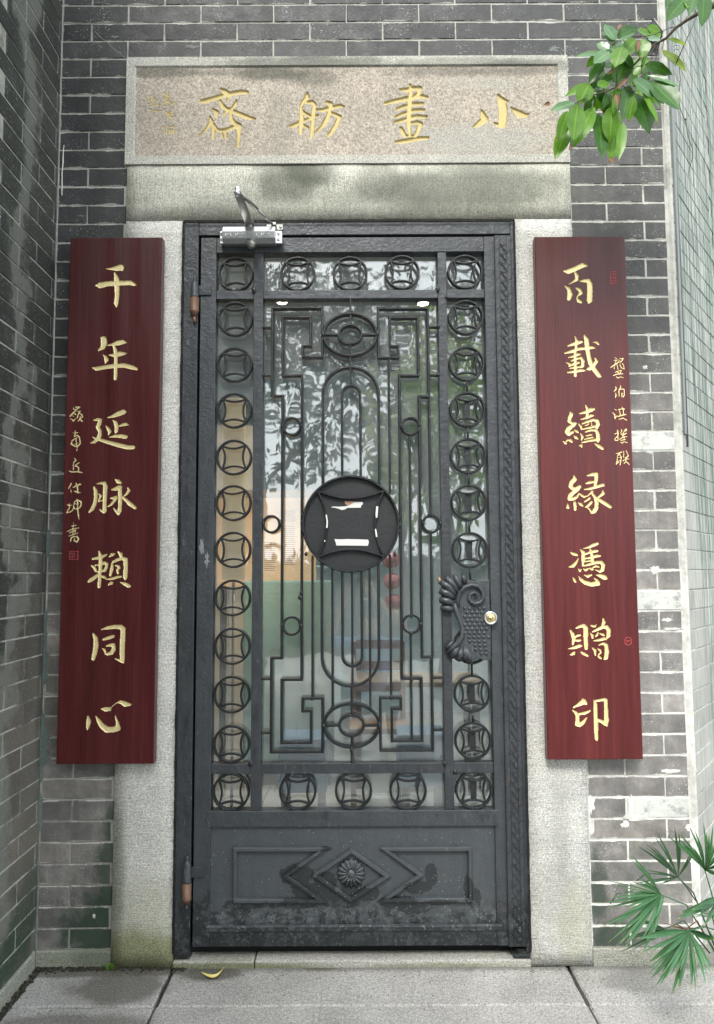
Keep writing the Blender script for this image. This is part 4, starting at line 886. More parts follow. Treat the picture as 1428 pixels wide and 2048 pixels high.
# --- couplet boards
YBD = -.055
def board(x0, x1, z0, z1, names, small, seals, label, ttl):
    root = thing('couplet_board', ((x0+x1)/2, YBD+.02, z0), label, 'carved board', 'pair of carved couplet boards beside the door')
    g = [('carved_character', to_world(zig(CH[n][:2], CH[n][2], CH[n][3]), YBD), M_GOLD, .0035) for n in names]
    for s in small:
        # split the inscription into its characters by height
        allst = zig(s[:2], s[2], s[3]); groups = []
        for st in sorted(allst, key=lambda q: min(p[1] for p in q)):
            lo = min(p[1] for p in st); hi = max(p[1] for p in st)
            if groups and lo < groups[-1][1]-1.0: groups[-1][0].append(st); groups[-1][1] = max(hi, groups[-1][1])
            else: groups.append([[st], hi])
        for gg in groups: g.append(('small_character', to_world(gg[0], YBD), M_GOLD, .0015))
    for s in seals: g.append(('seal_mark', to_world(s, YBD), M_RED, .0006))
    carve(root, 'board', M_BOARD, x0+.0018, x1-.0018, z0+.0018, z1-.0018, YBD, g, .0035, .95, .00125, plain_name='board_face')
    # body with a small chamfer
    y1 = YBD+.034; a = .0018
    rg = [[(x0+a, YBD, z0+a), (x1-a, YBD, z0+a), (x1-a, YBD, z1-a), (x0+a, YBD, z1-a)], [(x0, YBD+a, z0), (x1, YBD+a, z0), (x1, YBD+a, z1), (x0, YBD+a, z1)], [(x0, y1, z0), (x1, y1, z0), (x1, y1, z1), (x0, y1, z1)]]
    vs = sum(rg, []); fs = [(k*4+(i+1) % 4, k*4+i, (k+1)*4+i, (k+1)*4+(i+1) % 4) for k in range(2) for i in range(4)]+[(8, 9, 10, 11)]
    MB().add(vs, fs).obj('board_body', M_BOARD, root)
    for zz in (z0+.2, z1-.2): MB().box((x0+x1)/2-.05, (x0+x1)/2+.05, y1, .0, zz-.02, zz+.02).obj('wall_cleat', M_TWIG, root)
    return root
SQ = lambda x0, y0, x1, y1, r: [(x0, y0, r), (x1, y0, r), (x1, y1, r), (x0, y1, r), (x0, y0, r)]
sealL = [SQ(139, 1102.5, 156, 1119, .8), [(142, 1105, .6), (142, 1110, .6)], [(145, 1105, .6), (145, 1110, .6)], [(149, 1105, .6), (149, 1117, .6)], [(153, 1106, .6), (153, 1117, .6)], [(141, 1113, .6), (147, 1112, .6), (145, 1117, .6), (141, 1115, .6)]]
sealR = [SQ(1221.5, 543, 1232.5, 554, .7), SQ(1221.5, 556, 1232.5, 567, .7), [(1225, 546, .6), (1229, 546, .6), (1227, 551, .6)], [(1224, 559, .6), (1224, 564, .6)], [(1227.5, 559, .6), (1227.5, 564, .6)], [(1230.5, 559, .6), (1230.5, 564, .6)]]
sealC = [[(1256.5+7*math.cos(a*math.pi/8), 1282+8*math.sin(a*math.pi/8), .7) for a in range(17)], [(1253, 1279, .6), (1253, 1285, .6)], [(1256.5, 1278, .6), (1256.5, 1286, .6)], [(1260, 1279, .6), (1260, 1285, .6)], [(1252, 1282, .5), (1261, 1281, .5)]]
bx = lambda px, py: P(px, py, YBD)
board((bx(139, 475)[0]+bx(114, 1528)[0])/2, (bx(323, 475)[0]+bx(309, 1528)[0])/2, bx(210, 1528)[2], bx(230, 475)[2], ['qian', 'nian', 'yan', 'mai', 'lai', 'tong', 'xin'], SMALL_L, [sealL],
      'dark red board left of the door, seven gold characters, small signature at left', 'l')
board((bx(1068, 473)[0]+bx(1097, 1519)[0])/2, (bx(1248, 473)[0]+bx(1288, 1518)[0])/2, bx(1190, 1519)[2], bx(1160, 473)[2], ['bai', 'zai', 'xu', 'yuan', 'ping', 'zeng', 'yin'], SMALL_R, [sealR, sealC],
      'brighter red board right of the door, seven gold characters, small inscription at right', 'r')

# ================================================================= DOOR
fr = thing('door_frame', (-.024, .03, 0), 'dark grey steel frame lining the stone opening round the iron door', 'door frame')
FL, FR = WX(368, 446)+.002, WX(1027, 443)-.001; FT = WZ(445); FB = WZ(1915)
fi = WX(399, 480)                                # inner edge of left frame
f = MB(); f.box(FL, fi-.002, -.004, .09, FB, FT); f.obj('frame_post', M_PAINT, fr, bevel=.002)
f = MB(); f.box(FR-.012, FR, -.004, .09, FB+.006, FT); f.obj('frame_post', M_PAINT, fr, bevel=.002)
f = MB(); f.box(fi-.0015, FR-.0125, -.003, .09, WZ(470), FT-.0005); f.obj('frame_head', M_PAINT, fr, bevel=.002)
MB().box(FR-.055, FR+.0, -.012, .05, FB+.003, FB+.012).obj('foot_plate', M_PAINT, fr, bevel=.001)
f = MB(); f.box(FL+.02, fi+.02, .055, .085, FB+.02, FT-.01); f.box(FL+.02, FR-.013, .055, .085, WZ(480), FT-.012); f.obj('rebate', M_BLACK, fr)
# rough black mastic between frame and stone
r = random.Random(21)
def ragged(x, z0, z1, vertical=True):
    n = int((z1-z0)/.008); vs = []
    for i in range(n+1):
        t = z0+(z1-z0)*i/n; w = .0028+.0035*max(0, mnoise.noise(Vector((t*23, x*7, 1.3))))+r.random()*.0008
        if vertical: vs += [(x-w, YS-.0022, t), (x+w*.6, YS-.0022, t)]
        else: vs += [(t, YS-.0035, x-w*.5), (t, YS-.0035, x+w)]
    return vs, [(2*i, 2*i+1, 2*i+3, 2*i+2) for i in range(n)]
for x in (FL-.001, FR+.001):
    v, q = ragged(x, FB+.02, FT); MB().add(v, q).obj('sealant', M_BLACK, fr)
v, q = ragged(FT+.0005, FL, FR, False); MB().add(v, q).obj('sealant', M_BLACK, fr)

dr = thing('iron_door', (-.024, .02, WZ(1893)), 'dark grey iron and glass door with coin rings and scroll grille', 'door')
LX0 = WX(402, 480); LX1 = WX(989, 500); LT = WZ(474); LB = WZ(1893)
GX0 = WX(433, 510); GX1 = WX(968, 508); GT = WZ(504); GB = WZ(1621)
VX0, VX1 = WX(507.5, 545), WX(526.5, 545); WX0, WX1 = WX(875.5, 545), WX(893, 545)
HZ0, HZ1 = WZ(596), WZ(579); KZ0, KZ1 = WZ(1548), WZ(1527)
RZ = WZ(1653); PB = WZ(1857)
y0, y1 = .0, .048
MB().box(LX0, GX0, y0, y1, LB, LT).obj('stile', M_PAINT, dr, bevel=.002)
MB().box(GX1, LX1+.03, y0, y1, LB, LT).obj('stile', M_PAINT, dr, bevel=.002)
MB().box(GX0, GX1, y0+.0006, y1, GT, LT-.0005).obj('rail', M_PAINT, dr, bevel=.002)
MB().box(GX0-.012, GX1+.012, y0-.002, y1, RZ, GB).obj('rail', M_PAINT, dr, bevel=.002)
MB().box(GX0, GX1, y0+.0008, y1, LB+.0004, WZ(1860)).obj('rail', M_PAINT, dr, bevel=.002)
MB().add([(GX0-.01, -.005, WZ(1852)), (GX1+.015, -.005, WZ(1852)), (GX1+.015, .002, WZ(1849)), (GX0-.01, .002, WZ(1849)), (GX0-.01, -.005, WZ(1861)), (GX1+.015, -.005, WZ(1861)), (GX1+.015, .004, WZ(1864)), (GX0-.01, .004, WZ(1864))],
         [(0, 1, 2, 3), (4, 5, 1, 0), (7, 6, 5, 4), (0, 3, 7, 4), (1, 5, 6, 2)]).obj('drip_ledge', M_PAINT, dr, bevel=.001)
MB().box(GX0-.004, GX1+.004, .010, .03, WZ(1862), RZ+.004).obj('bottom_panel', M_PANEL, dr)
yb0, yb1 = .003, .040
MB().box(VX0, VX1, yb0, yb1, GB, GT).obj('glazing_bar', M_PAINT, dr, bevel=.0018)
MB().box(WX0, WX1, yb0, yb1, GB, GT).obj('glazing_bar', M_PAINT, dr, bevel=.0018)
for (a, b) in ((GX0, VX0), (VX1, WX0), (WX1, GX1)):
    MB().box(a, b, yb0+.0015, yb1, HZ0, HZ1).obj('glazing_bar', M_PAINT, dr, bevel=.0018)
    MB().box(a, b, yb0+.0015, yb1, KZ0, KZ1).obj('glazing_bar', M_PAINT, dr, bevel=.0018)
gp = MB().box(GX0-.002, GX1+.002, .0415, .0465, GB-.002, GT+.002).obj('glass_pane', M_GLASS, dr)
# astragal with scroll relief
AX0, AX1 = LX1-.002, FR-.0105
MB().box(AX0, AX1, -.010, -.0005, LB+.001, LT-.001).obj('cover_strip', M_PAINT, dr, bevel=.0015)
ast = dr
aw = AX1-AX0; xa = AX0+aw*.30; xb = AX0+aw*.72
lines = MB()
for x in (AX0+.002, xa, xb, AX1-.002): lines.bar([(x, LB+.003), (x, LT-.003)], .0011, -.0122, -.009)
lines.obj('cover_strip_bead', M_PAINT, dr)
pitch = .0325; zc0 = LB+.02; xm = (xa+xb)/2; hw = (xb-xa)/2-.0016
mo = MB()
for dz in (-.004, .003):
    pts = []
    for i in range(11):
        t = i/10; pts.append((hw*math.sin((t-.5)*math.pi)*.95, (t-.5)*-.020+dz+.006*math.sin(t*2*math.pi)))
    mo.bar(pts, .00105, -.0128, -.0095)
mo.bar([(-hw, .008), (-hw*.4, .012), (hw*.3, .011), (hw, .016)], .0009, -.0122, -.0095)
mme = mo.mesh('scroll_motif'); mme.materials.append(M_PAINT)
z = zc0
while z < LT-.02:
    o = bpy.data.objects.new('scroll_motif', mme); C.objects.link(o); o.location = (xm, 0, z); adopt(o, dr); z += pitch
sm_ = MB(); z = zc0
while z < LT-.03:
    sm_.bar([(xb+.002, z), (xb+.004, z+.010), (AX1-.003, z+.016)], .0008, -.0118, -.0095)
    sm_.bar([(AX0+.003, z+.006), (AX0+.006, z+.014), (xa-.003, z+.020), (xa-.003, z+.028)], .0008, -.0116, -.0095); z += .052
sm_.obj('edge_relief', M_PAINT, dr, kind='stuff')
# coin rings
RC = .0615
def coin_mesh(plate):
    b = MB(); b.bar(circ(0, 0, RC-.0035, 44), .0036, -.001, .019, True, smooth=False)
    a = RC*.69
    for k in range(4):
        ang = k*math.pi/2; pts = []
        for i in range(13):
            t = -1+2*i/12; u = a*t; v = a-(1-t*t)*(a-RC*.50)
            pts.append((u*math.cos(ang)-v*math.sin(ang), u*math.sin(ang)+v*math.cos(ang)))
        b.bar(pts, .0030, .000, .013)
    if plate: b.box(-.0095, .0095, .010, .016, -.030, .030)
    me = b.mesh('coin_ornament'); me.materials.append(M_IRON); return me
cmA, cmB = coin_mesh(False), coin_mesh(True)
colL = [(472, 546), (472, 636), (471, 728), (470.5, 820), (470.5, 914), (469, 1005.5), (468.5, 1099.5), (467.6, 1196), (466.6, 1293), (465, 1390), (464.5, 1489.6), (462.6, 1585.6)]
colR = [(929, 542), (930, 633), (931.7, 726), (933, 818), (935, 911), (935.5, 1004.6), (938, 1100), (940, 1196), (941.5, 1292), (942.6, 1388), (944.5, 1483), (945.4, 1582)]
topc = [(595, 545.5), (700, 545), (804.4, 542.6)]; botc = [(595, 1584.6), (707, 1583.5), (816.6, 1583)]
cxl = (GX0+VX0)/2; cxr = (WX1+GX1)/2
rr = random.Random(31)
def coin(px, py, x=None, plate=False):
    q = P(px, py, .0); o = bpy.data.objects.new('coin_ornament', cmB if plate else cmA); C.objects.link(o)
    o.location = (x if x is not None else q[0], .004, q[2]); o.rotation_euler = (0, rr.uniform(-.03, .03), 0); adopt(o, dr)
    return o.location
for (u, v) in colL: coin(u, v, cxl)
cr_ = []
for i, (u, v) in enumerate(colR):
    cr_.append(coin(u, v, cxr, plate=(i >= 3)).copy())
for (u, v) in topc+botc: coin(u, v)
for i in range(2, 10):
    za, zb = cr_[i].z-RC, cr_[i+1].z+RC
    if za-zb > .004: MB().tube([(cxr, .008, za+.003), (cxr, .008, zb-.003)], [.0042, .0035], 8).obj('lock_rod', M_IRON, dr)
# scroll grille (bars welded round the centre coin)
def W2(pts): return [(P(u, v, .0)[0], P(u, v, .0)[2]) for u, v in pts]
HWB = .0042; YA, YB = .001, .026
def rect_path(ps):
    """pixel polyline -> world, each leg made exactly upright or level"""
    w = [list(p) for p in W2(ps)]; n = len(w)
    for i in range(n):
        j = (i+1) % n
        if abs(w[i][0]-w[j][0]) < abs(w[i][1]-w[j][1]): m_ = (w[i][0]+w[j][0])/2; w[i][0] = w[j][0] = m_
        else: m_ = (w[i][1]+w[j][1])/2; w[i][1] = w[j][1] = m_
    return [tuple(p) for p in w]
loopL = [(544,614.5),(644,614.5),(644,713),(605,713),(605,690),(621,690),(621,633),(565,633),(565,750),(603.5,750),(602.7,1360),(562.8,1360),(562.8,1486),(621.6,1486),(621.6,1423),(604.8,1423),(604.8,1397.6),(644.7,1397.6),(644.7,1504.7),(541.8,1504.7),(541.8,1316.7),(563,1316.7),(564.5,791),(544,791)]
loopR = [(856.5,615.5),(756.7,615.5),(756.7,714),(796.6,714),(796.6,691),(780,691),(780,634),(836.5,634),(836.5,750),(799,750),(804,1357.7),(844,1357.7),(844,1482.7),(784,1482.7),(784,1418.6),(802,1418.6),(802,1396.5),(761,1396.5),(761,1501.6),(865,1501.6),(865,1314.6),(844,1314.6),(839,792),(857.5,792)]
MB().bar(rect_path(loopL), HWB, YA, YB, True).obj('fret_loop', M_IRON, dr)
MB().bar(rect_path(loopR), HWB, YA, YB, True).obj('fret_loop', M_IRON, dr)
def vbar(pts, w=HWB*.85): 
    a = W2(pts); x = sum(p[0] for p in a)/len(a)
    MB().bar([(x, p[1]) for p in a], w, YA+.002, YB-.004).obj('grille_bar', M_IRON, dr)
def hbar(x0, x1, y, w=HWB*.9):
    a = W2([(x0, y), (x1, y)]); z = (a[0][1]+a[1][1])/2
    MB().bar([(a[0][0], z), (a[1][0], z)], w, YA+.0015, YB-.003).obj('grille_bar', M_IRON, dr)
for y in (653, 750): hbar(525, 544, y); hbar(857, 877, y-1)
for y in (1358.7, 1467): hbar(521, 542, y)
for y in (1356.6, 1461): hbar(866, 889, y)
vbar([(625, 1111), (624, 1397)]); vbar([(778, 716), (780, 985)]); vbar([(780, 1108), (783, 1394)])
vbar([(820.5, 870), (822.5, 1232)]); vbar([(823, 1267), (823, 1483)]); vbar([(858.6, 792), (861, 1030)]); vbar([(863, 1065), (865, 1316)])
vbar([(664.7, 1136), (664.5, 1417)]); vbar([(740, 1138), (740, 1417)]); vbar([(705, 1143), (704, 1374)]); vbar([(701, 597), (701, 647)]); vbar([(700, 688), (700.5, 735)]); vbar([(701, 735), (701.5, 771)])
vbar([(703, 1372), (703, 1433)]); vbar([(704, 1474), (704, 1528)], HWB*1.2)
for (u, v, rp) in [(583, 852, 18.5), (821.4, 851.4, 18.3), (542, 1048, 17.5), (863.4, 1047.4, 18), (582.8, 1252.5, 18.5), (823.5, 1248.7, 18.5)]:
    q = P(u, v); MB().bar(circ(q[0], q[2], rp/590-.002, 28), .0038, YA-.001, YB+.002, True).obj('small_ring', M_IRON, dr)
def ell(cx, cy, rx, ry):
    c = P(cx, cy); return circ(c[0], c[2], WX(cx+rx, cy)-c[0], 44, rz=WZ(cy-ry, cx)-c[2])
for (cx, cy, rx, ry, rx2, ry2) in [(700, 667.5, 53, 42, 23, 19), (703, 1452, 55, 43.5, 24.5, 20.5)]:
    MB().bar(ell(cx, cy, rx, ry), HWB, YA, YB+.006, True).obj('oval_ring', M_IRON, dr)
    MB().bar(ell(cx, cy, rx2, ry2), HWB, YA, YB+.004, True).obj('oval_ring', M_IRON, dr)
    hbar(cx-rx, cx-rx2, cy, HWB); hbar(cx+rx2, cx+rx, cy, HWB)
def arch(cx, r_, ytop, yend, up=True, w=HWB):
    c = P(cx, ytop); R_ = WX(cx+r_, ytop)-c[0]; zc_ = c[2]-R_ if up else c[2]+R_; ze = WZ(yend, cx)
    pts = [(c[0]-R_, ze)]
    a = circ(c[0], zc_, R_, 24, math.pi, 0) if up else circ(c[0], zc_, R_, 24, math.pi, 2*math.pi)
    pts += a+[(c[0]+R_, ze)]
    MB().bar(pts, w, YA, YB).obj('arched_bar', M_IRON, dr)
arch(701, 56, 733, 969); arch(702, 18.5, 770, 952); arch(701, 57.5, 1373, 1122, False); arch(704.5, 19.5, 1333, 1142, False)
mc = P(701.5, 1047.5); MR = 97/590
mdp = MB().lathe((mc[0], 0, mc[2]), [(MR-.003, .012), (MR-.003, .017)], 64, 'y', smooth=False).obj('medallion_plate', M_PLATE, dr)
MB().bar(circ(mc[0], mc[2], MR-.003, 72), .0042, -.005, .022, True).obj('medallion_ring', M_IRON, mdp)
ab_ = MB(); a = MR*.69
for k in range(4):
    ang = k*math.pi/2; pts = []
    for i in range(21):
        t = -1+2*i/20; u = a*t; v = a-(1-t*t)*(a-MR*(.53 if k % 2 == 0 else .50))
        pts.append((mc[0]+u*math.cos(ang)-v*math.sin(ang), mc[2]+u*math.sin(ang)+v*math.cos(ang)))
    MB().bar(pts, .0036, -.003, .014).obj('medallion_arc', M_IRON, mdp)
def pix(u, v): return 590+u/6.209, 930+v/6.209
def scrap(pts, m, y=.0105, nm='tape_scrap'):
    w = [(P(*pix(u, v))[0], P(*pix(u, v))[2]) for u, v in pts]; MB().prism(w, y, y+.0008).obj(nm, m, mdp)
scrap([(488, 918), (560, 922), (640, 918), (760, 920), (910, 926), (918, 960), (905, 1002), (780, 1000), (640, 998), (512, 998), (505, 960)], M_TAPE)
scrap([(655, 500), (700, 478), (728, 455), (838, 455), (846, 480), (822, 500), (818, 526), (700, 528), (640, 530), (632, 545), (580, 556), (540, 540), (500, 528), (446, 522), (470, 512), (560, 514), (620, 510)], M_TAPE)
scrap([(614, 446), (720, 448), (735, 458), (660, 505), (622, 478)], M_TAPEB, .0095)
for pts in ([(380, 620), (396, 618), (410, 700), (406, 782), (386, 780), (392, 700)], [(1008, 516), (1034, 516), (1024, 650), (1004, 660), (1000, 600)], [(992, 796), (1008, 794), (1024, 890), (1006, 896), (998, 850)], [(362, 934), (378, 934), (376, 952), (364, 954)]):
    scrap(pts, M_TAPE, -.0045)
# bottom panel mouldings
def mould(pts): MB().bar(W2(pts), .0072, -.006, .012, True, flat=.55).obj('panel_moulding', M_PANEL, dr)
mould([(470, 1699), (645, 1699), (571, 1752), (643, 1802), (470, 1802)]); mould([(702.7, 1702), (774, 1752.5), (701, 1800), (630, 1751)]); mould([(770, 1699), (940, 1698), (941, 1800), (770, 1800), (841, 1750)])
rc = P(702, 1748); RR = 28/590
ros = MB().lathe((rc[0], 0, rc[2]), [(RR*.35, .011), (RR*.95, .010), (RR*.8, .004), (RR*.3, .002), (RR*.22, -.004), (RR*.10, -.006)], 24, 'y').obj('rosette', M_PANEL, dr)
for k in range(16):
    an = 2*math.pi*k/16; c, s_ = math.cos(an), math.sin(an)
    pts = [(rc[0]+c*RR*t, .004-.006*math.sin(math.pi*t)+.004*t, rc[2]+s_*RR*t) for t in (.25, .45, .65, .85, .98)]
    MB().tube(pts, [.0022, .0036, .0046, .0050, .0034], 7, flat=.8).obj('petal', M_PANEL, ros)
# hinges
def hinge(px, ya, yb, yc, yd, low):
    xa_, za = P(px, ya)[0], P(px, ya)[2]; zb_, zc_, zd = WZ(yb, px), WZ(yc, px), WZ(yd, px); y = -.012
    h = MB().lathe((xa_, y, 0), [(.001, za), (.0052, za-.004), (.0066, za-.010), (.0035, za-.016), (.009, za-.020), (.0135, za-.030), (.0145, zb_+.004), (.0158, zb_)], 18).obj('hinge_barrel', M_PAINT, dr)
    MB().lathe((xa_, y, 0), [(.0155, zb_-.0005), (.0150, zc_+.006), (.0165, zc_+.003), (.013, zc_-.002), (.008, zc_-.014)], 18).obj('hinge_pin', M_COPPER, h)
    MB().lathe((xa_, y, 0), [(.0055, zc_-.0145), (.007, zd+.008), (.004, zd+.001), (.0005, zd)], 14).obj('hinge_finial', M_COPPER if not low else M_PAINT, h)
    MB().box(xa_+.008, xa_+.055, -.006, .002, zb_+.012, zb_+.045).obj('hinge_leaf', M_PAINT, h, bevel=.0015)
hinge(391.5, 555, 598, 627, 648, False); hinge(376, 1708, 1762, 1797, 1818, True)
# fish-tail lock plate
def L(u, v): return 860+u/6.825, 1130+v/6.825
def LP(u, v, y=0): a = L(u, v); q = P(a[0], a[1]); return (q[0], y, q[2])
lk = thing('lock_plate', LP(600, 800), 'cast lock plate with fan tail, spiral and scales beside the brass keyhole', 'lock plate')
out = [(430,230),(500,205),(620,220),(700,205),(802,198),(806,500),(822,850),(824,1292),(760,1296),(700,1290),(650,1262),(600,1280),(560,1345),(520,1330),(470,1300),(385,1300),(300,1262),(255,1215),(300,1150),(400,1060),(440,960),(420,840),(360,720),(318,640),(300,500),(330,360)]
MB().prism([(LP(u, v)[0], LP(u, v)[2]) for u, v in out], -.012, -.001).obj('plate', M_PAINT, lk, bevel=.002)
def lobe(pts, rad, nm='tail_lobe', y=-.012, fl=.7):
    MB().tube([LP(u, v, y-.004*math.sin(math.pi*i/(len(pts)-1))) for i, (u, v) in enumerate(pts)], [r_*(1.22 if nm == 'tail_lobe' else 1)/6.825/590 for r_ in rad], 9, flat=fl).obj(nm, M_PAINT, lk)
lobe([(470, 260), (455, 180), (440, 120)], [26, 34, 14]); lobe([(420, 330), (370, 220), (320, 130)], [24, 38, 26]); lobe([(390, 380), (300, 260), (210, 165)], [22, 38, 34])
lobe([(360, 420), (250, 300), (130, 222)], [20, 40, 30]); lobe([(340, 450), (230, 390), (125, 345)], [22, 42, 32]); lobe([(335, 530), (230, 490), (122, 470)], [22, 40, 32]); lobe([(335, 610), (240, 590), (135, 585)], [20, 34, 22])
lobe([(330, 520), (345, 620), (390, 740), (430, 860), (430, 960), (380, 1050), (300, 1120), (225, 1190)], [34, 36, 30, 30, 34, 36, 34, 20], 'tail_stem', y=-.014, fl=.9)
lobe([(330, 1010), (270, 1080), (200, 1130)], [10, 22, 26], 'tail_lobe'); lobe([(400, 1090), (340, 1180), (275, 1255)], [12, 40, 30]); lobe([(430, 1110), (410, 1210), (370, 1300)], [12, 36, 34]); lobe([(460, 1100), (480, 1210), (470, 1290)], [10, 32, 30]); lobe([(480, 1100), (520, 1230), (545, 1320)], [8, 26, 20])
sp = [(372, 560), (368, 470), (400, 370), (470, 300), (560, 272), (650, 290), (705, 360), (715, 440), (680, 505), (610, 530), (545, 505), (518, 445), (540, 395), (590, 375), (630, 395), (628, 435), (595, 450)]
lobe(sp, [26]+[30]*5+[29, 28, 27, 26, 24, 22, 20, 18, 16, 14, 10], 'spiral', y=-.016, fl=.9)
sc_ = MB(); row = 0; v = 590
while v < 1240:
    lo_ = 470 if v < 950 else 470+(v-950)*.75; u = lo_+(row % 2)*32
    while u < 800:
        if not (v < 560 or (u-815)**2+(v-720)**2 < 95**2): q = LP(u, v, -.012); sc_.ball(q, .0068, .0035, .0062, 8, 4)
        u += 66
    v += 56; row += 1
sc_.obj('scale_relief', M_PAINT, lk, kind='stuff')
flake(lk, LP(118, 190)[0], LP(118, 190)[2], .004, .006, 4, simple('bare_copper_chip', (.62, .36, .2), .5), y=-.024, n=7, name='chipped_tip')
# lock cylinder
lc = P(979.4, 1235.5)
cy = thing('lock_cylinder', (lc[0], -.01, lc[2]), 'round brass keyhole with a silver rim set in the door edge', 'lock')
MB().lathe((lc[0], 0, lc[2]), [(.0225, .0), (.0225, -.018), (.0205, -.0205), (.0165, -.0205), (.0160, -.0175)], 36, 'y').obj('rim', M_ALU, cy)
MB().lathe((lc[0], 0, lc[2]), [(.0158, -.012), (.0158, -.0185), (.0150, -.0192)], 32, 'y').obj('cylinder', M_BRASS, cy)
MB().lathe((lc[0], 0, lc[2]), [(.0085, -.018), (.0085, -.0200)], 24, 'y').obj('plug', simple('pale_brass', (.72, .62, .36), .28, .85, .1), cy)
MB().box(lc[0]-.0012, lc[0]+.0012, -.0203, -.018, lc[2]-.005, lc[2]+.005).obj('keyhole', M_BLACK, cy)
# chipped scratches on left stile
flm = simple('scraped_paint', (.20, .22, .22), .7, 0, .6, 300)
for (u, v, rx, ry, s_) in ((404, 1093, 4, 14, 1), (414, 1123, 4, 14, 2), (378, 1050, 1.5, 3, 3)):
    q = P(u, v); flake(dr, q[0], q[2], rx/590, ry/590, 50+s_, flm, y=-.0008, name='paint_scrape', jag=.6)

# ================================================================= DOOR CLOSER
zt = WZ(466, 500); zbm = WZ(500, 500)
cl = thing('door_closer', (WX(500, 480), -.03, zt-.03), 'silver overhead door closer with elbow arm at the top left of the door', 'door closer')
xA, xB = WX(445, 480, -.04), WX(551, 480, -.04)
sec = [(-.001, zt+.002), (-.042, zt+.004), (-.056, zt-.018), (-.050, zt-.040), (-.030, zt-.052), (-.001, zt-.050)]
n = len(sec); vs = [(xA, y, z) for y, z in sec]+[(xB, y, z) for y, z in sec]
MB().add(vs, [tuple(range(n)), tuple(range(2*n-1, n-1, -1))]+[(i+n, (i+1) % n+n, (i+1) % n, i) for i in range(n)]).obj('body', M_ALU, cl, bevel=.002)
rib = MB()
for i in range(26):
    x = xA+.012+i*(xB-xA-.03)/26
    if i % 5 == 4: continue
    rib.box(x, x+.0025, -.0575, -.053, zt-.036+.004*(i % 3), zt-.026)
rib.obj('raised_mark', M_STEEL, cl, kind='stuff')
for x0_, x1_ in ((xA-.012, xA+.004), (xB-.004, xB+.022)):
    e = MB().box(x0_, x1_, -.030, -.024, zt-.052, zt-.006).obj('end_plate', M_ALU, cl, bevel=.003)
    for zz in (zt-.018, zt-.038): MB().lathe(((x0_+x1_)/2+(.004 if x0_ > 0 else -.004)*0, 0, zz), [(.0048, -.030), (.0048, -.0325), (.003, -.0335), (.0025, -.032)], 12, 'y').obj('screw', M_SCREW, cl)
    MB().box(x0_+.002, x1_-.002, -.024, -.001, zt-.046, zt-.012).obj('mount', M_ALU, cl)
kx, kz = WX(501, 498, -.045), zt-.052
MB().lathe((kx, -.035, kz), [(.0165, .006), (.0175, -.004), (.016, -.010), (.011, -.018), (.004, -.019)], 20).obj('cap', M_STEEL, cl)
zarm = zt+.012
s0 = (WX(500, 462, -.03), -.030, zarm); pv_ = PZ(475, 386, zarm+.006)
d2 = (Vector(pv_)-Vector(s0)).normalized(); sd2 = Vector((-d2.y, d2.x, 0))*.0155
A_ = Vector(s0)-d2*.012; B_ = Vector(pv_)+d2*.008
vs = [tuple(p+Vector((0, 0, h_))) for h_ in (0, .005) for p in (A_-sd2*1.1, A_+sd2*1.1, B_+sd2*.75, B_-sd2*.75)]
MB().add(vs, [(3, 2, 1, 0), (4, 5, 6, 7), (0, 1, 5, 4), (1, 2, 6, 5), (2, 3, 7, 6), (3, 0, 4, 7)]).obj('main_arm', M_STEEL, cl, bevel=.0015)
MB().lathe((s0[0], s0[1], zarm), [(.009, -.012), (.009, .010), (.006, .012)], 16).obj('spindle', M_ALU, cl)
MB().lathe((pv_[0], pv_[1], pv_[2]), [(.006, -.008), (.010, -.006), (.010, .004), (.0075, .006), (.0085, .010), (.0085, .018), (.005, .020)], 16).obj('elbow_joint', M_ALU, cl)
br = P(548, 453, -.018); el = Vector(pv_)+Vector((0, 0, .008)); bb = Vector(br)+Vector((0, -.012, 0)); mid = el.lerp(bb, .52)
MB().tube([el, mid], .0068, 10).obj('rod_sleeve', M_STEEL, cl); MB().tube([mid, bb], .0040, 8).obj('rod', M_STEEL, cl)
b0 = P(533, 456, -.004); b1 = P(566, 456, -.004)
MB().box(b0[0], b1[0], -.0105, -.0042, b0[2]-.010, b0[2]+.010).obj('bracket', M_STEEL, cl, bevel=.0015)
MB().box(br[0]-.009, br[0]+.009, -.040, -.0105, br[2]-.004, br[2]+.006).obj('bracket_lug', M_STEEL, cl, bevel=.0015)
for x in (b0[0]+.010, b1[0]-.008): MB().lathe((x, 0, b0[2]), [(.0045, -.0105), (.0045, -.013), (.002, -.0135)], 10, 'y').obj('screw', M_SCREW, cl)

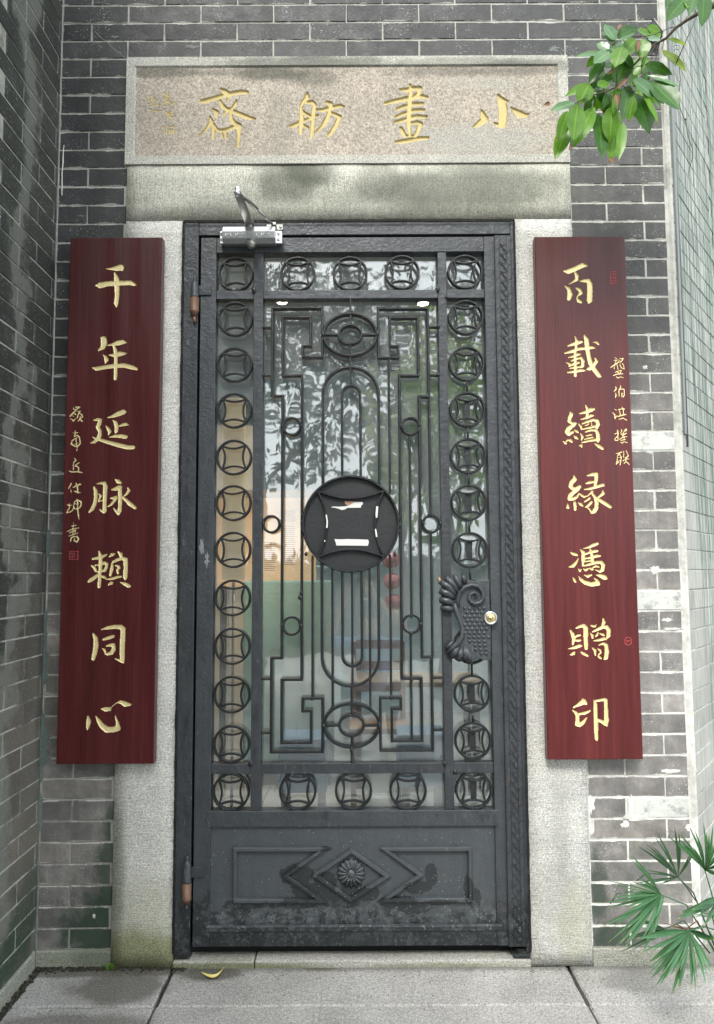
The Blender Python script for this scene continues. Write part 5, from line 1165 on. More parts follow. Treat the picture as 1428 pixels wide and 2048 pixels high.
# ================================================================= LEAFY BRANCH
UVN = 9
def leaf(parent, base, tip, wd, mat, bend=.15, fold=.25, twist=0.0, nm='leaf', up=None, point=1.35):
    """single leaf blade between two 3-D points, half folded along its midrib"""
    B, T = Vector(base), Vector(tip); d = T-B; Ln = d.length; d.normalize()
    view = Vector((0, -1, .15)).normalized(); s = d.cross(view).normalized(); nrm = s.cross(d).normalized()
    if twist: q = Matrix.Rotation(twist, 3, d); s = q@s; nrm = q@nrm
    if nrm.y > 0 and not twist: nrm = -nrm
    vs = []; uv = []
    for i in range(UVN+1):
        t = i/UVN; c = B+d*Ln*t+nrm*(bend*Ln*math.sin(math.pi*t))-Vector((0, 0, abs(bend)*Ln*.5*t*t))*0
        w = wd*.5*(math.sin(math.pi*min(1, t**.85))**.75 if 0 < t < 1 else (.02))
        if t > .8: w *= (1-(t-.8)/.2)**.35
        for k, u in enumerate((-1, -.5, 0, .5, 1)):
            wob = .03*wd*math.sin(t*17+u*3+Ln*90)
            vs.append(tuple(c+s*(w*u)-nrm*(fold*w*(1-abs(u)))+nrm*wob*abs(u))); uv.append((t, .5+.5*u))
    fs = [(i*5+k, i*5+k+1, (i+1)*5+k+1, (i+1)*5+k) for i in range(UVN) for k in range(4)]
    me = bpy.data.meshes.new(nm); me.from_pydata(vs, [], fs); me.polygons.foreach_set('use_smooth', [True]*len(fs))
    ul = me.uv_layers.new(name='UVMap'); ul.data.foreach_set('uv', [c for p in me.polygons for vi in p.vertices for c in uv[vi]])
    me.materials.append(mat); me.update(); o = bpy.data.objects.new(nm, me); C.objects.link(o); adopt(o, parent); return o
tr = thing('branch_tree', (1.55, -.55, 0), 'leafy tree branch with glossy green leaves hanging in at the top right corner', 'tree')
def BZ(u, v): return 1068+u/3.967, 30+v/3.967
def TZ(u, v): return 1228+u/7.14, v/7.14
rr = random.Random(44)
def LPt(p, Y): return P(p[0], p[1], Y)
mainb = [TZ(1700, -60), TZ(1350, 110), TZ(1190, 200), TZ(1020, 300), TZ(880, 400), TZ(740, 550), TZ(600, 620), TZ(470, 730), TZ(330, 880), TZ(250, 960), BZ(690, 560), BZ(560, 610), BZ(440, 640), BZ(330, 700)]
Yb = [-.50, -.48, -.46, -.45, -.44, -.43, -.42, -.41, -.41, -.41, -.41, -.42, -.43, -.44]
bp_ = [LPt(p, y) for p, y in zip(mainb, Yb)]
MB().tube(bp_, [.012, .009, .0055, .005, .0045, .004, .004, .0035, .003, .0028, .0022, .002, .0018, .0014], 8).obj('bough', M_TWIG, tr)
MB().tube([(1.72, -.62, 0), (1.70, -.62, .9), (1.50, -.58, 1.8), (1.34, -.54, 2.35), (1.25, -.5, 2.7), bp_[0]][:5]+[(1.22, -.5, 3.3)], [.07, .06, .055, .045, .04, .03], 12).obj('trunk', M_TWIG, tr)
MB().tube([(1.27, -.51, 2.6), (bp_[0][0]+.02, bp_[0][1], bp_[0][2]+.01), bp_[0]], [.02, .014, .012], 8).obj('limb', M_TWIG, tr)
# brown trunk-like stub at the picture's edge
tw = []
def twig(a, b, r0=.0016, r1=.0009, Ya=-.42, Yb_=-.42):
    m_ = ((a[0]+b[0])/2+rr.uniform(-3, 3), (a[1]+b[1])/2-2)
    tw.append(([LPt(a, Ya), LPt(m_, (Ya+Yb_)/2), LPt(b, Yb_)], [r0, (r0+r1)/2, r1]))
for a, b in [(TZ(870, 385), TZ(700, 445)), (TZ(700, 445), TZ(540, 520)), (TZ(540, 520), TZ(430, 520)), (TZ(430, 520), TZ(60, 560)), (TZ(700, 440), TZ(690, 530)), (TZ(590, 640), TZ(540, 850)), (TZ(650, 600), TZ(600, 850)), (TZ(430, 800), TZ(390, 1100)), (TZ(400, 940), TZ(270, 990)), (TZ(500, 1030), TZ(380, 1090)), (TZ(500, 1010), TZ(495, 1130)),
             (BZ(660, 590), BZ(640, 210)), (BZ(640, 210), BZ(600, 280)), (BZ(560, 600), BZ(500, 480)), (BZ(560, 600), BZ(620, 720)), (BZ(700, 560), BZ(660, 850)), (BZ(700, 560), BZ(790, 620)), (BZ(780, 540), BZ(940, 530)), (TZ(870, 940), TZ(1200, 200)), (TZ(760, 520), TZ(690, 700)), (TZ(1180, 205), TZ(1175, 120)), (TZ(1040, 290), TZ(1060, 230))]:
    twig(a, b)
for p_, r_ in tw: MB().tube(p_, r_, 6).obj('twig', M_TWIG, tr)
LV = [(760,560,700,840,115,2),(800,620,915,940,150,0),(930,520,1155,750,150,0),(790,510,970,660,95,2),(590,580,545,780,130,1),(620,720,600,1020,110,1),(510,780,540,1140,100,0),(660,850,600,1175,100,1),(710,850,670,1160,60,1),(350,700,310,1000,115,1),(270,760,190,1000,80,1),(285,830,165,1150,95,1),(480,730,285,1070,100,1),
 (320,690,130,760,70,2),(440,545,240,650,50,1),(440,545,350,710,110,1),(660,460,510,550,70,2),(520,380,450,600,95,0),(740,300,650,560,130,0),(700,250,640,420,100,1),(810,190,700,330,90,1),(870,190,850,350,95,1),(900,330,750,520,110,1),(880,390,1100,475,85,0),(1015,275,1210,450,75,3),(1060,180,1215,240,38,3),
 (650,200,560,70,95,2),(640,215,540,130,65,2),(660,180,820,100,85,0),(680,185,800,145,50,2),(940,170,815,120,85,1),(1010,155,890,90,75,1),(600,270,495,225,60,2),(600,280,700,210,50,2),(560,300,325,330,48,2),(600,290,470,390,85,2),(860,610,990,870,42,1),(430,640,370,690,42,2),(900,480,1165,580,34,2),
 (560,420,640,380,60,0),(610,640,700,600,60,1),(540,570,450,600,50,2),(820,480,760,560,70,1),(600,700,545,770,60,0),(500,560,600,540,60,1),(690,200,700,330,70,0),(1000,180,905,200,55,2),(790,640,750,850,60,1),(560,350,430,560,60,0),(930,640,1010,740,70,1)]
for (a, b, c, d, w, k) in LV:
    Y = -.42+rr.uniform(-.05, .05); Y2 = Y+rr.uniform(-.035, .03)
    A_, B_ = LPt(BZ(a, b), Y), LPt(BZ(c, d), Y2)
    leaf(tr, A_, B_, w/3.967/700*1.38, M_LEAF[k], bend=rr.uniform(.02, .08), fold=rr.uniform(.08, .28), twist=rr.uniform(-.25, .25))
for (a, b, c, d, w, k) in [(1030, -40, 740, 310, 190, 0), (1180, -120, 1060, 230, 120, 0), (1290, -140, 1250, 390, 190, 0), (1010, 10, 1050, 130, 55, 1), (800, -90, 735, 120, 80, 0)]:
    leaf(tr, LPt(TZ(a, b), -.5), LPt(TZ(c, d), -.52), w/7.14/720*1.3, M_LEAF[k], .05, .2, rr.uniform(-.3, .3))
for (a, b, c, d, w) in [(740, 505, 645, 590, 36), (650, 625, 668, 725, 42), (830, 195, 815, 300, 42), (130, 700, 78, 715, 36), (600, 1130, 640, 1180, 46), (690, 75, 660, 120, 30), (640, 430, 575, 470, 26), (300, 1020, 275, 1075, 28), (175, 650, 250, 665, 12)]:
    leaf(tr, LPt(BZ(a, b), -.45), LPt(BZ(c, d), -.46), w/3.967/700, M_LEAF[4], .1, .5, rr.uniform(-.5, .5))
for i in range(34):
    a_, b2 = rr.choice([((560, 300), 70), ((640, 250), 80), ((800, 250), 90), ((700, 420), 90), ((860, 430), 80), ((600, 600), 80), ((480, 640), 60), ((780, 560), 80), ((960, 560), 50), ((880, 150), 50)])
    x0, y0_ = a_[0]+rr.uniform(-b2, b2), a_[1]+rr.uniform(-b2, b2)*.7; an = rr.uniform(.25, 2.4)+.2; Ln = rr.uniform(90, 190)
    Y = -.37+rr.uniform(-.05, .03)
    leaf(tr, LPt(BZ(x0, y0_), Y), LPt(BZ(x0+math.cos(an)*Ln*.8, y0_+math.sin(an)*Ln), Y+rr.uniform(-.04, .03)), Ln*rr.uniform(.30, .44)/3.967/700*1.1, M_LEAF[rr.choice((0, 0, 1, 2))], rr.uniform(.03, .14), rr.uniform(.1, .4), rr.uniform(-.6, .6))
# hanging tendril
td = [TZ(850, 725), TZ(900, 705), TZ(930, 680), TZ(900, 640), TZ(860, 660)]
tn = [LPt(p, -.2) for p in td]
tr2 = [(1358, 128), (1361, 160), (1357, 190), (1360, 215), (1366, 232), (1371, 244), (1377, 275), (1385, 298), (1384, 320), (1378, 340), (1377, 352)]
vt = thing('hanging_tendril', LPt(tr2[0], .06), 'thin dry brown tendril dangling against the pale splayed wall', 'tendril')
MB().tube([P(u, v, .04) for u, v in tr2], [.0016]*8+[.0014, .001, .0007], 6).obj('stem', M_TWIG, vt)
MB().tube([P(*TZ(u, v), .04) for u, v in ((850, 725), (880, 700), (920, 710), (945, 690), (930, 650), (880, 645), (850, 665))], .0010, 6).obj('curl', M_TWIG, vt)
MB().ball(P(1371, 239, .04), .004, .004, .005, 8, 5).obj('bud', M_TWIG, vt)
# small black wedge lamp behind the leaves
wl_t = thing('wall_spotlight', P(1310, 55, -.03), 'small black wedge-shaped wall light behind the leaves', 'wall light')
a, b_, c_ = [P(*TZ(u, v), -.05) for u, v in ((570, 262), (695, 450), (520, 385))]
q = [a, b_, c_]; vs = [tuple(p) for p in q]+[(p[0], -.0, p[2]+.01) for p in q]
MB().add(vs, [(0, 1, 2), (5, 4, 3), (0, 3, 4, 1), (1, 4, 5, 2), (2, 5, 3, 0)]).obj('housing', M_FIXT, wl_t)
MB().tube([a, b_], .0018, 6).obj('rim', M_STEEL, wl_t)
MB().tube([b_, (b_[0], -.0, b_[2]-.03)], .003, 6).obj('arm', M_FIXT, wl_t)

# ================================================================= PALM
pm = thing('lady_palm', (1.02, -.22, 0), 'young fan palm with drooping leaves at the foot of the right wall', 'palm')
def PF(u, v): return 1168+u/4.573, 1600+v/4.573
def fan(cx, cy, tips, Yc, mat, w=20, foot=(1250, 1500), Yf=-.2):
    c = LPt(PF(cx, cy), Yc); vs = []; fs = []; uv = []; r = random.Random(int(cx+cy))
    me = bpy.data.meshes.new('palm_leaf')
    ext = []
    for tp in tips:
        an_, k_ = r.choice((-1, 1))*r.uniform(.05, .10), r.uniform(.72, .95); dx_, dy_ = tp[0]-cx, tp[1]-cy
        ext.append((cx+(dx_*math.cos(an_)-dy_*math.sin(an_))*k_, cy+(dx_*math.sin(an_)+dy_*math.cos(an_))*k_)+tuple(q_*.8 for q_ in tp[2:]))
    tips = list(tips)+ext
    for (u, v, *ww) in tips:
        T = Vector(LPt(PF(u, v), Yc-.05-r.uniform(-.04, .06))); Bv = Vector(c); d = T-Bv; Ln = d.length; dn = d.normalized()
        s = dn.cross(Vector((0, -1, 0.1))).normalized(); nr = s.cross(dn); nr = -nr if nr.y > 0 else nr
        wd = (ww[0]*1.3 if ww else w)/4.573/620*.5; b0 = len(vs); N = 8
        for i in range(N+1):
            t = i/N; p = Bv+d*t+nr*(.05*Ln*math.sin(math.pi*t))+Vector((0, 0, .05*Ln*math.sin(math.pi*t)))*(.5)
            wv = wd*(min(1, .12+t*2.2))*(1-max(0, (t-.55)/.45)**1.6*.96)
            for q_, k in ((-1, 0), (0, 1), (1, 0)):
                vs.append(tuple(p+s*wv*q_-nr*(wv*.55*k))); uv.append((t, .5+.5*q_))
        fs += [(b0+i*3+k, b0+i*3+k+1, b0+(i+1)*3+k+1, b0+(i+1)*3+k) for i in range(N) for k in range(2)]
    me.from_pydata(vs, [], fs); me.polygons.foreach_set('use_smooth', [True]*len(fs))
    ul = me.uv_layers.new(name='UVMap'); ul.data.foreach_set('uv', [q for p in me.polygons for vi in p.vertices for q in uv[vi]])
    me.materials.append(mat); me.update(); o = bpy.data.objects.new('palm_leaf', me); C.objects.link(o); adopt(o, pm)
    F = LPt(PF(*foot), Yf); m_ = Vector(c).lerp(Vector(F), .5)+Vector((0, .02, .05))
    MB().tube([c, tuple(m_), F], [.0016, .002, .0026], 6).obj('leaf_stalk', mat, pm)
fan(705, 865, [(420,490),(180,945),(205,990),(160,1165,20),(215,1310),(270,1360,20),(345,1390,20),(380,1310,20),(400,1170),(490,1180),(540,1410,34),(600,1300,28),(672,1100,26),(720,960,16),(440,745),(200,735,8),(300,1120,24),(330,850,10),(480,700,12)], -.36, M_PALM, foot=(1220, 1420))
fan(960, 1195, [(510,1400),(590,1490,32),(590,1660,22),(640,1730,20),(690,1700,22),(800,1790,30),(830,1620,22),(870,1740,20),(985,1730,22),(1020,1750,14),(1120,1700,18),(1170,1605,18),(740,1640,24),(560,1620,14),(480,1265,34),(880,1560,22),(1200,1280,40)], -.42, M_PALM, foot=(1330, 1500))
fan(1105, 640, [(755,320),(850,280),(960,240),(1090,205),(1180,215),(1220,330,18),(1240,470,20),(1300,560,30),(1280,680,34),(990,420,12),(1140,380,24)], -.35, M_PALM, foot=(1290, 1400))
fan(860, 705, [(475,410,14),(545,380,12),(650,270,14),(825,240,18),(1010,470,14),(450,765,10),(720,560,12),(560,640,10),(700,770,12)], -.30, M_PALM2, foot=(1200, 1350))
fan(1240, 900, [(990,1000,50),(850,1090,40),(1060,950,30),(1100,1150,30),(1020,1080,16)], -.33, M_PALM, foot=(1290, 1420))
fan(1160, 1070, [(960,1040,5),(990,980,5),(1020,930,5),(1060,900,6),(1200,950,20),(1250,1050,30)], -.28, M_PALM, foot=(1250, 1400))
fan(740, 1180, [(470,1100,16),(440,1260,30),(340,1390,14),(560,1150,30),(600,1290,24)], -.22, M_PALM2, foot=(1150, 1400))
fan(930, 1185, [(800,1125,8),(700,1120,6),(820,1240,8),(850,1160,6),(1010,1160,5),(800,1250,7)], -.33, M_LEAF[4], foot=(1200, 1400))
for (a, b, c) in [((240, 950), (300, 860), (450, 830)), ((480, 740), (570, 670), (760, 680)), ((760, 680), (840, 710), (860, 705)), ((960, 1190), (1080, 1150), (1200, 1190)), ((860, 705), (940, 800), (1020, 920))]:
    MB().tube([LPt(PF(*q_), -.3) for q_ in (a, b, c)], .0016, 6).obj('leaf_stalk', M_PALM2, pm)

# ================================================================= SMALL THINGS ON THE GROUND AND WALL
fl_ = thing('fallen_leaf', PZ(430, 1948, .003), 'curled yellow leaf lying on the pavement by the door sill', 'leaf')
a, b_ = PZ(402, 1944, .010), PZ(449, 1932, .012); c_ = PZ(432, 1955, .003)
pts = [Vector(a).lerp(Vector(b_), t)+(Vector(c_)-Vector(a).lerp(Vector(b_), .55))*math.sin(math.pi*t) for t in [i/10 for i in range(11)]]
vs = []; 
for i, p_ in enumerate(pts):
    t = i/10; w = .0085*math.sin(math.pi*(t*.9+.08)); vs += [tuple(p_+Vector((0, w*.7, .008*math.sin(math.pi*t)))), tuple(p_), tuple(p_+Vector((0, -w*.8, w*.5)))]
MB().add(vs, [(i*3+k, i*3+k+1, i*3+k+4, i*3+k+3) for i in range(10) for k in range(2)], True).obj('blade', simple('yellow_dry_leaf', (.62, .52, .17), .6, 0, .2, 60), fl_)
cv = thing('clover_sprout', PZ(222, 1938, .0), 'tiny bright green sprout at the foot of the left jamb', 'plant')
cc = Vector(PZ(222, 1938, .0))+Vector((0, -.006, 0))
for k in range(7):
    an = k*2*math.pi/7+.3; t_ = cc+Vector((math.cos(an)*.014, -.004+math.sin(an)*.004, .008+math.sin(an)*.010+.006))
    MB().tube([cc, cc.lerp(t_, .6)], .0007, 5).obj('stalk', M_LEAF[1], cv)
    leaf(cv, cc.lerp(t_, .5), t_, .009, M_LEAF[1], .05, .1, 0, 'leaflet')
sn = P(188, 1832, -.002); s_ = thing('snail', sn, 'small pale snail stuck on a brick near the bottom left', 'snail')
MB().ball((sn[0], -.004, sn[2]), .0058, .005, .0075, 12, 8).obj('shell', simple('snail_shell', (.40, .40, .37), .5), s_)
MB().ball((sn[0]+.004, -.003, sn[2]-.007), .002, .002, .004, 8, 5).obj('foot', simple('snail_body', (.10, .10, .09), .6), s_)
q = PZ(2, 2030, .02)
tb = thing('terracotta_brick', (q[0]-.04, q[1], 0), 'reddish terracotta block on the pavement at the lower left edge', 'brick')
tp = [(-.06, -.05), (.025, -.05), (.045, .03), (.018, .075), (-.06, .03)]
vs = [(q[0]-.045+x, q[1]-.055+y, z*.8) for z in (0, .03) for x, y in tp]
MB().add(vs, [(4, 3, 2, 1, 0), (5, 6, 7, 8, 9)]+[(i, (i+1) % 5, (i+1) % 5+5, i+5) for i in range(5)]).obj('block', simple('terracotta', (.22, .10, .07), .8, 0, .3, 40, .002), tb, bevel=.004)

# ================================================================= ROOM BEHIND THE GLASS
rm = thing('room', (0, .3, 0), 'dim grey exhibition room seen through the door glass', 'room')
M_RW = simple('room_plaster', (.50, .62, .68), .8, 0, .06, 4); M_CEIL = simple('room_ceiling', (.30, .31, .31), .8)
m = Mt('floor_tile', .25, spec=.5); m.color(m.mix(m.noise(6, 5), (.42, .42, .41), (.56, .56, .55))); M_TILE = m.m
M_GROUT = simple('tile_grout', (.14, .14, .13), .9)
RX0, RX1, RY0, RY1, RZ1 = -2.2, 1.15, .30, 4.6, 3.2
MB().box(RX0, RX1, RY1, RY1+.1, 0, RZ1).obj('back_wall', M_RW, rm); MB().box(RX0-.1, RX0, RY0, RY1, 0, RZ1).obj('side_partition', M_RW, rm); MB().box(RX1, RX1+.1, RY0, RY1, 0, RZ1).obj('side_partition', M_RW, rm)
fw = MB(); fw.box(RX0, -.64, RY0+.001, RY0+.06, 0, RZ1); fw.box(.60, RX1, RY0+.001, RY0+.06, 0, RZ1); fw.box(-.64, .60, RY0+.001, RY0+.06, 2.55, RZ1); fw.obj('front_lining', M_RW, rm)
MB().box(RX0-.1, RX1+.1, RY0, RY1+.1, RZ1, RZ1+.1).obj('ceiling', M_CEIL, rm)
MB().box(-.70, -.605, .09, .36, 0, 2.6).obj('reveal', M_RW, rm); MB().box(.56, .66, .09, .36, 0, 2.6).obj('reveal', M_RW, rm); MB().box(-.7, .66, .09, .36, 2.51, 2.62).obj('reveal', M_RW, rm)
MB().box(RX0, RX1, RY0, RY1, -.03, .004).obj('grout_bed', M_GROUT, rm)
for i in range(6):
    for j in range(8):
        x0 = RX0+i*.558; y0_ = RY0+j*.5375
        MB().box(x0+.003, x0+.555, y0_+.003, y0_+.5345, .0045, .012).obj('floor_tile', M_TILE, rm)
M_CREAM = simple('cream_panel', (.82, .58, .38), .6, 0, .08, 5); M_INK = simple('panel_ink', (.22, .17, .13), .7); M_WOOD = simple('warm_wood', (.30, .22, .14), .5, 0, .3, 14)
M_TEAL = simple('teal_cloth', (.18, .34, .35), .8, 0, .2, 12); M_BLUE = simple('blue_plastic', (.05, .16, .30), .45, 0, .08, 8); M_TIMB = simple('dark_table_wood', (.07, .055, .045), .4, 0, .3, 20)
def iw(px, py, Y): return P(px, py, Y)
# information panel
Yp = 2.3; a = iw(436, 996, Yp); b_ = iw(632, 1166, Yp)
ip = thing('information_panel', (a[0]+.3, Yp, 0), 'cream information panel with fine rows of print, seen through the left of the glass', 'display panel')
MB().box(a[0], b_[0], Yp, Yp+.03, b_[2]-.02, a[2]).obj('board', M_CREAM, ip)
MB().box(a[0], b_[0], Yp-.01, Yp+.03, a[2]+.001, a[2]+.05).obj('top_rail', M_WOOD, ip)
MB().box(a[0]+.02, a[0]+.06, Yp+.0, Yp+.03, .012, b_[2]-.021).obj('leg', M_TIMB, ip); MB().box(b_[0]-.06, b_[0]-.02, Yp+.0, Yp+.03, .012, b_[2]-.021).obj('leg', M_TIMB, ip)
tx = MB()
for (ua, ub, va, vb) in ((528, 552, 1085, 1145), (568, 592, 1022, 1045), (568, 592, 1053, 1130)):
    v = va
    while v < vb:
        p0 = iw(ua, v, Yp-.001); p1 = iw(ub-rr.uniform(0, 4), v, Yp-.001); tx.box(p0[0], p1[0], Yp-.0015, Yp, p0[2]-.0022, p0[2]+.0022); v += 4
tx.obj('print_rows', M_INK, ip, kind='stuff')
# glowing paper column lamp
Yl = 1.5; a = iw(470, 800, Yl); b_ = iw(470, 1160, Yl)
lm = thing('column_lamp', (a[0], Yl, 0), 'tall cream paper column lamp glowing behind the left coin rings', 'lamp')
m = Mt('lamp_paper', .8); m.color((.72, .55, .34)); m.b.inputs['Emission Color'].default_value = (1, .66, .34, 1); m.b.inputs['Emission Strength'].default_value = .16; M_LPAP = m.m
MB().lathe((a[0], Yl, 0), [(.058, b_[2]), (.062, b_[2]+.02), (.058, a[2]-.02), (.05, a[2])], 24).obj('shade', M_LPAP, lm)
MB().lathe((a[0], Yl, 0), [(.008, .012), (.008, b_[2])], 12).obj('stem', M_STEEL, lm); MB().lathe((a[0], Yl, 0), [(.13, .012), (.13, .03), (.02, .04)], 20).obj('foot', M_TIMB, lm)
fs_ = thing('folding_screen', (-1.2, 2.9, 0), 'peach coloured folding screen standing far back at the left of the room', 'screen')
a = iw(425, 850, 2.9); b_ = iw(505, 1170, 2.9)
for k in range(2):
    xx = a[0]-.05+k*((b_[0]-a[0])/2+.03); MB().box(xx, xx+(b_[0]-a[0])/2+.02, 2.9+.03*k, 2.93+.03*k, .03, a[2]).obj('screen_leaf', simple('peach_fabric', (.66, .52, .40), .8, 0, .06, 3), fs_)
pl_ = bpy.data.lights.new('column_lamp_light', 'POINT'); pl_.energy = 7; pl_.color = (1, .68, .40); pl_.shadow_soft_size = .08
po_ = bpy.data.objects.new('lamp_light', pl_); C.objects.link(po_); po_.location = (lm.location.x, Yl+.12, 1.35); adopt(po_, lm)
# teal cabinet below the panel
Yc = 2.1; a = iw(520, 1162, Yc); b_ = iw(650, 1290, Yc)
cb_ = thing('teal_cabinet', ((a[0]+b_[0])/2, Yc, 0), 'teal cloth-covered cabinet under the cream information panel', 'cabinet')
MB().box(a[0]-.1, b_[0]+.05, Yc, Yc+.4-.22, .10, a[2]).obj('body', M_TEAL, cb_, bevel=.01); MB().box(a[0]-.08, b_[0]+.03, Yc+.02, Yc+.16, .012, .10).obj('plinth', M_TIMB, cb_)
for (px_, Y_, lab) in ((598, 1.25, 'blue box stool behind the lower left fret of the door'), (838, 1.35, 'blue box stool behind the lower right fret of the door')):
    a = iw(px_-42, 1395, Y_); st_ = thing('box_stool', (a[0]+.1, Y_, 0), lab, 'stool', 'blue stools in the room'); w_ = .24
    MB().box(a[0], a[0]+w_, Y_, Y_+.25, .20, .46).obj('seat_box', M_BLUE, st_, bevel=.01)
    MB().box(a[0]+.06, a[0]+w_-.06, Y_-.003, Y_, .27, .34).obj('handle_slot', simple('stool_slot', (.02, .06, .12), .6), st_)
    for dx in (.015, w_-.045):
        for dy in (.01, .21): MB().box(a[0]+dx, a[0]+dx+.03, Y_+dy, Y_+dy+.03, .012, .20).obj('leg', M_TIMB, st_)
# wooden table and chair
tbx = thing('low_table', (.15, 2.2, 0), 'low wooden table with a yellowish top in the middle of the room', 'table')
MB().box(-.05, .75, 2.0, 2.5, .60, .63).obj('table_top', M_WOOD, tbx, bevel=.004)
for x in (-.02, .68):
    for y in (2.03, 2.43): MB().box(x, x+.04, y, y+.04, .012, .60).obj('leg', M_TIMB, tbx)
chn = thing('wooden_chair', (.10, 1.75, 0), 'orange wooden chair facing the low table, seen under the centre coin', 'chair')
M_CH = simple('orange_wood', (.30, .16, .08), .45, 0, .25, 15)
MB().box(-.05, .28, 1.55, 1.88, .42, .45).obj('seat', M_CH, chn, bevel=.004)
for x in (-.04, .24):
    MB().box(x, x+.03, 1.56, 1.59, .012, .42).obj('leg', M_CH, chn); MB().box(x, x+.03, 1.84, 1.87, .012, .88).obj('leg', M_CH, chn)
for z in (.60, .72, .84): MB().box(-.01, .24, 1.845, 1.865, z, z+.05).obj('back_slat', M_CH, chn)
# red lanterns at the right
M_LANT = simple('red_paper', (.34, .10, .12), .8)
for k, (u, v) in enumerate(((782, 1120), (785, 1162), (787, 1204))):
    q = iw(u, v, 2.6); lt = thing('paper_lantern', q, ['top', 'middle', 'bottom'][k]+' one of three red lanterns strung right of the centre coin', 'lantern', 'string of red lanterns')
    MB().ball(q, .062, .062, .055, 16, 10).obj('shade', M_LANT, lt); MB().lathe(q, [(.02, -.06), (.02, -.052)], 12).obj('collar', M_BRASS, lt); MB().tube([(q[0], q[1], q[2]+.055), (q[0], q[1], q[2]+.08 if k else RZ1)], .002, 5).obj('cord', M_LANT, lt)
# pull cord
qa, qb = iw(728, 1145, .5), iw(727, 1330, .5)
pc = thing('pull_cord', qb, 'thin white cord hanging behind the glass below the centre coin', 'cord')
MB().tube([(qa[0], .5, 2.5), qa, (qb[0]+.002, .5, qb[2]+.05), qb], .0016, 6).obj('cord', M_TAPE, pc)
MB().tube([(qb[0]-.004, .5, qb[2]+.02), (qb[0]-.006, .5, qb[2]-.03), (qb[0], .5, qb[2]-.045), (qb[0]+.006, .5, qb[2]-.03), (qb[0]+.004, .5, qb[2]+.02)], .0014, 6).obj('loop', M_TAPE, pc)
# two lit ceiling lamps
m = Mt('lamp_glow'); m.b.inputs['Emission Color'].default_value = (1, .82, .55, 1); m.b.inputs['Emission Strength'].default_value = 14; M_GLOW = m.m
for k, (u, v) in enumerate(((564, 604), (846, 607))):
    q = PZ(u, v, 3.0); dl = thing('ceiling_lamp', (q[0], q[1], 3.05), ['left', 'right'][k]+' one of the two lit warm lamps near the top of the glass', 'ceiling lamp', 'lit ceiling lamps')
    MB().lathe((q[0], q[1], 3.0), [(.045, .0), (.05, .12), (.02, .2)], 18).obj('can', M_FIXT, dl); MB().lathe((q[0], q[1], 2.994), [(.030, 0), (.034, .005)], 18).obj('bulb', M_GLOW, dl)
    ll = bpy.data.lights.new('ceiling_lamp_light', 'SPOT'); ll.energy = 48; ll.color = (1, .93, .84); ll.spot_size = R(130); ll.spot_blend = .8; ll.shadow_soft_size = .05
    lo_ = bpy.data.objects.new('lamp_light', ll); C.objects.link(lo_); lo_.location = (q[0], q[1], 2.97); adopt(lo_, dl)

# ================================================================= GARDEN BEHIND THE VIEWER (seen mirrored in the glass)
def crown(name, cx, cy, cz, rx, ry, rz, n, seed, mat, lo_, parent, L_=.16, clumps=26):
    r = np.random.default_rng(seed); cl_ = r.normal(0, .55, (clumps, 3)); 
    k = r.integers(0, clumps, n); p = cl_[k]+r.normal(0, .16, (n, 3)); p = p/np.maximum(1, np.linalg.norm(p, axis=1, keepdims=True)/1.05)
    p = p*np.array([rx, ry, rz])+np.array([cx, cy, cz])
    d = r.normal(0, 1, (n, 3)); d[:, 2] -= 1.1; d /= np.linalg.norm(d, axis=1, keepdims=True); s = np.cross(d, r.normal(0, 1, (n, 3))); s /= np.linalg.norm(s, axis=1, keepdims=True)
    Lh = L_*r.uniform(.6, 1.3, (n, 1)); w = Lh*.20
    V = np.stack([p, p+d*Lh*.5+s*w, p+d*Lh, p+d*Lh*.5-s*w], 1).reshape(-1, 3)
    me = bpy.data.meshes.new(name); me.from_pydata(V.tolist(), [], [(4*i, 4*i+1, 4*i+2, 4*i+3) for i in range(n)]); me.materials.append(mat); me.update()
    o = bpy.data.objects.new(name, me); C.objects.link(o); adopt(o, parent); return o
M_FOL = [simple('foliage_dark', (.055, .09, .08), .35, 0, .5, 3), simple('foliage_light', (.36, .50, .10), .5, 0, .4, 3)]
M_BARK = simple('bark', (.09, .075, .06), .9, 0, .3, 12, .01)
for k, (x, y, h, rx, mt, n) in enumerate([(-1.7, -7.6, 4.9, 2.0, 0, 5600), (.6, -9.6, 5.8, 2.3, 0, 6000), (.85, -5.2, 3.4, .72, 1, 2600), (-5.2, -9.5, 5.4, 2.4, 0, 3000)]):
    t_ = thing('garden_tree', (x, y, 0), ['dark tree behind the viewer, nearest the side wall', 'tallest dark tree behind the viewer', 'pale green tree behind the viewer on the right', 'dark tree farthest left behind the viewer'][k], 'tree', 'garden trees behind the viewer')
    MB().tube([(x, y, 0), (x+.1, y, h*.4), (x-.05, y+.1, h*.8)], [.12, .09, .05], 10).obj('trunk', M_BARK, t_)
    for a_ in range(5):
        an = a_*1.3; MB().tube([(x+.05, y, h*(.35+.07*a_)), (x+math.cos(an)*rx*.4, y+math.sin(an)*rx*.4, h*(.6+.07*a_)), (x+math.cos(an)*rx*.8, y+math.sin(an)*rx*.7, h*(.75+.06*a_))], [.05, .03, .015], 7).obj('limb', M_BARK, t_)
    crown('crown', x, y, h*.86, rx, rx*.8, h*.36, n, 70+k, M_FOL[mt], 0, t_, .12 if mt else .14, 40)
hd = thing('hedge', (0, -11, 0), 'long clipped hedge behind the viewer, mirrored in the glass', 'hedge')
MB().box(-9, 9, -11.6, -11.2, 0, 1.5).obj('branches', M_FOL[0], hd)
crown('foliage', 0, -11.3, .9, 9, .5, .9, 9000, 99, M_FOL[0], 0, hd, .2, 90)

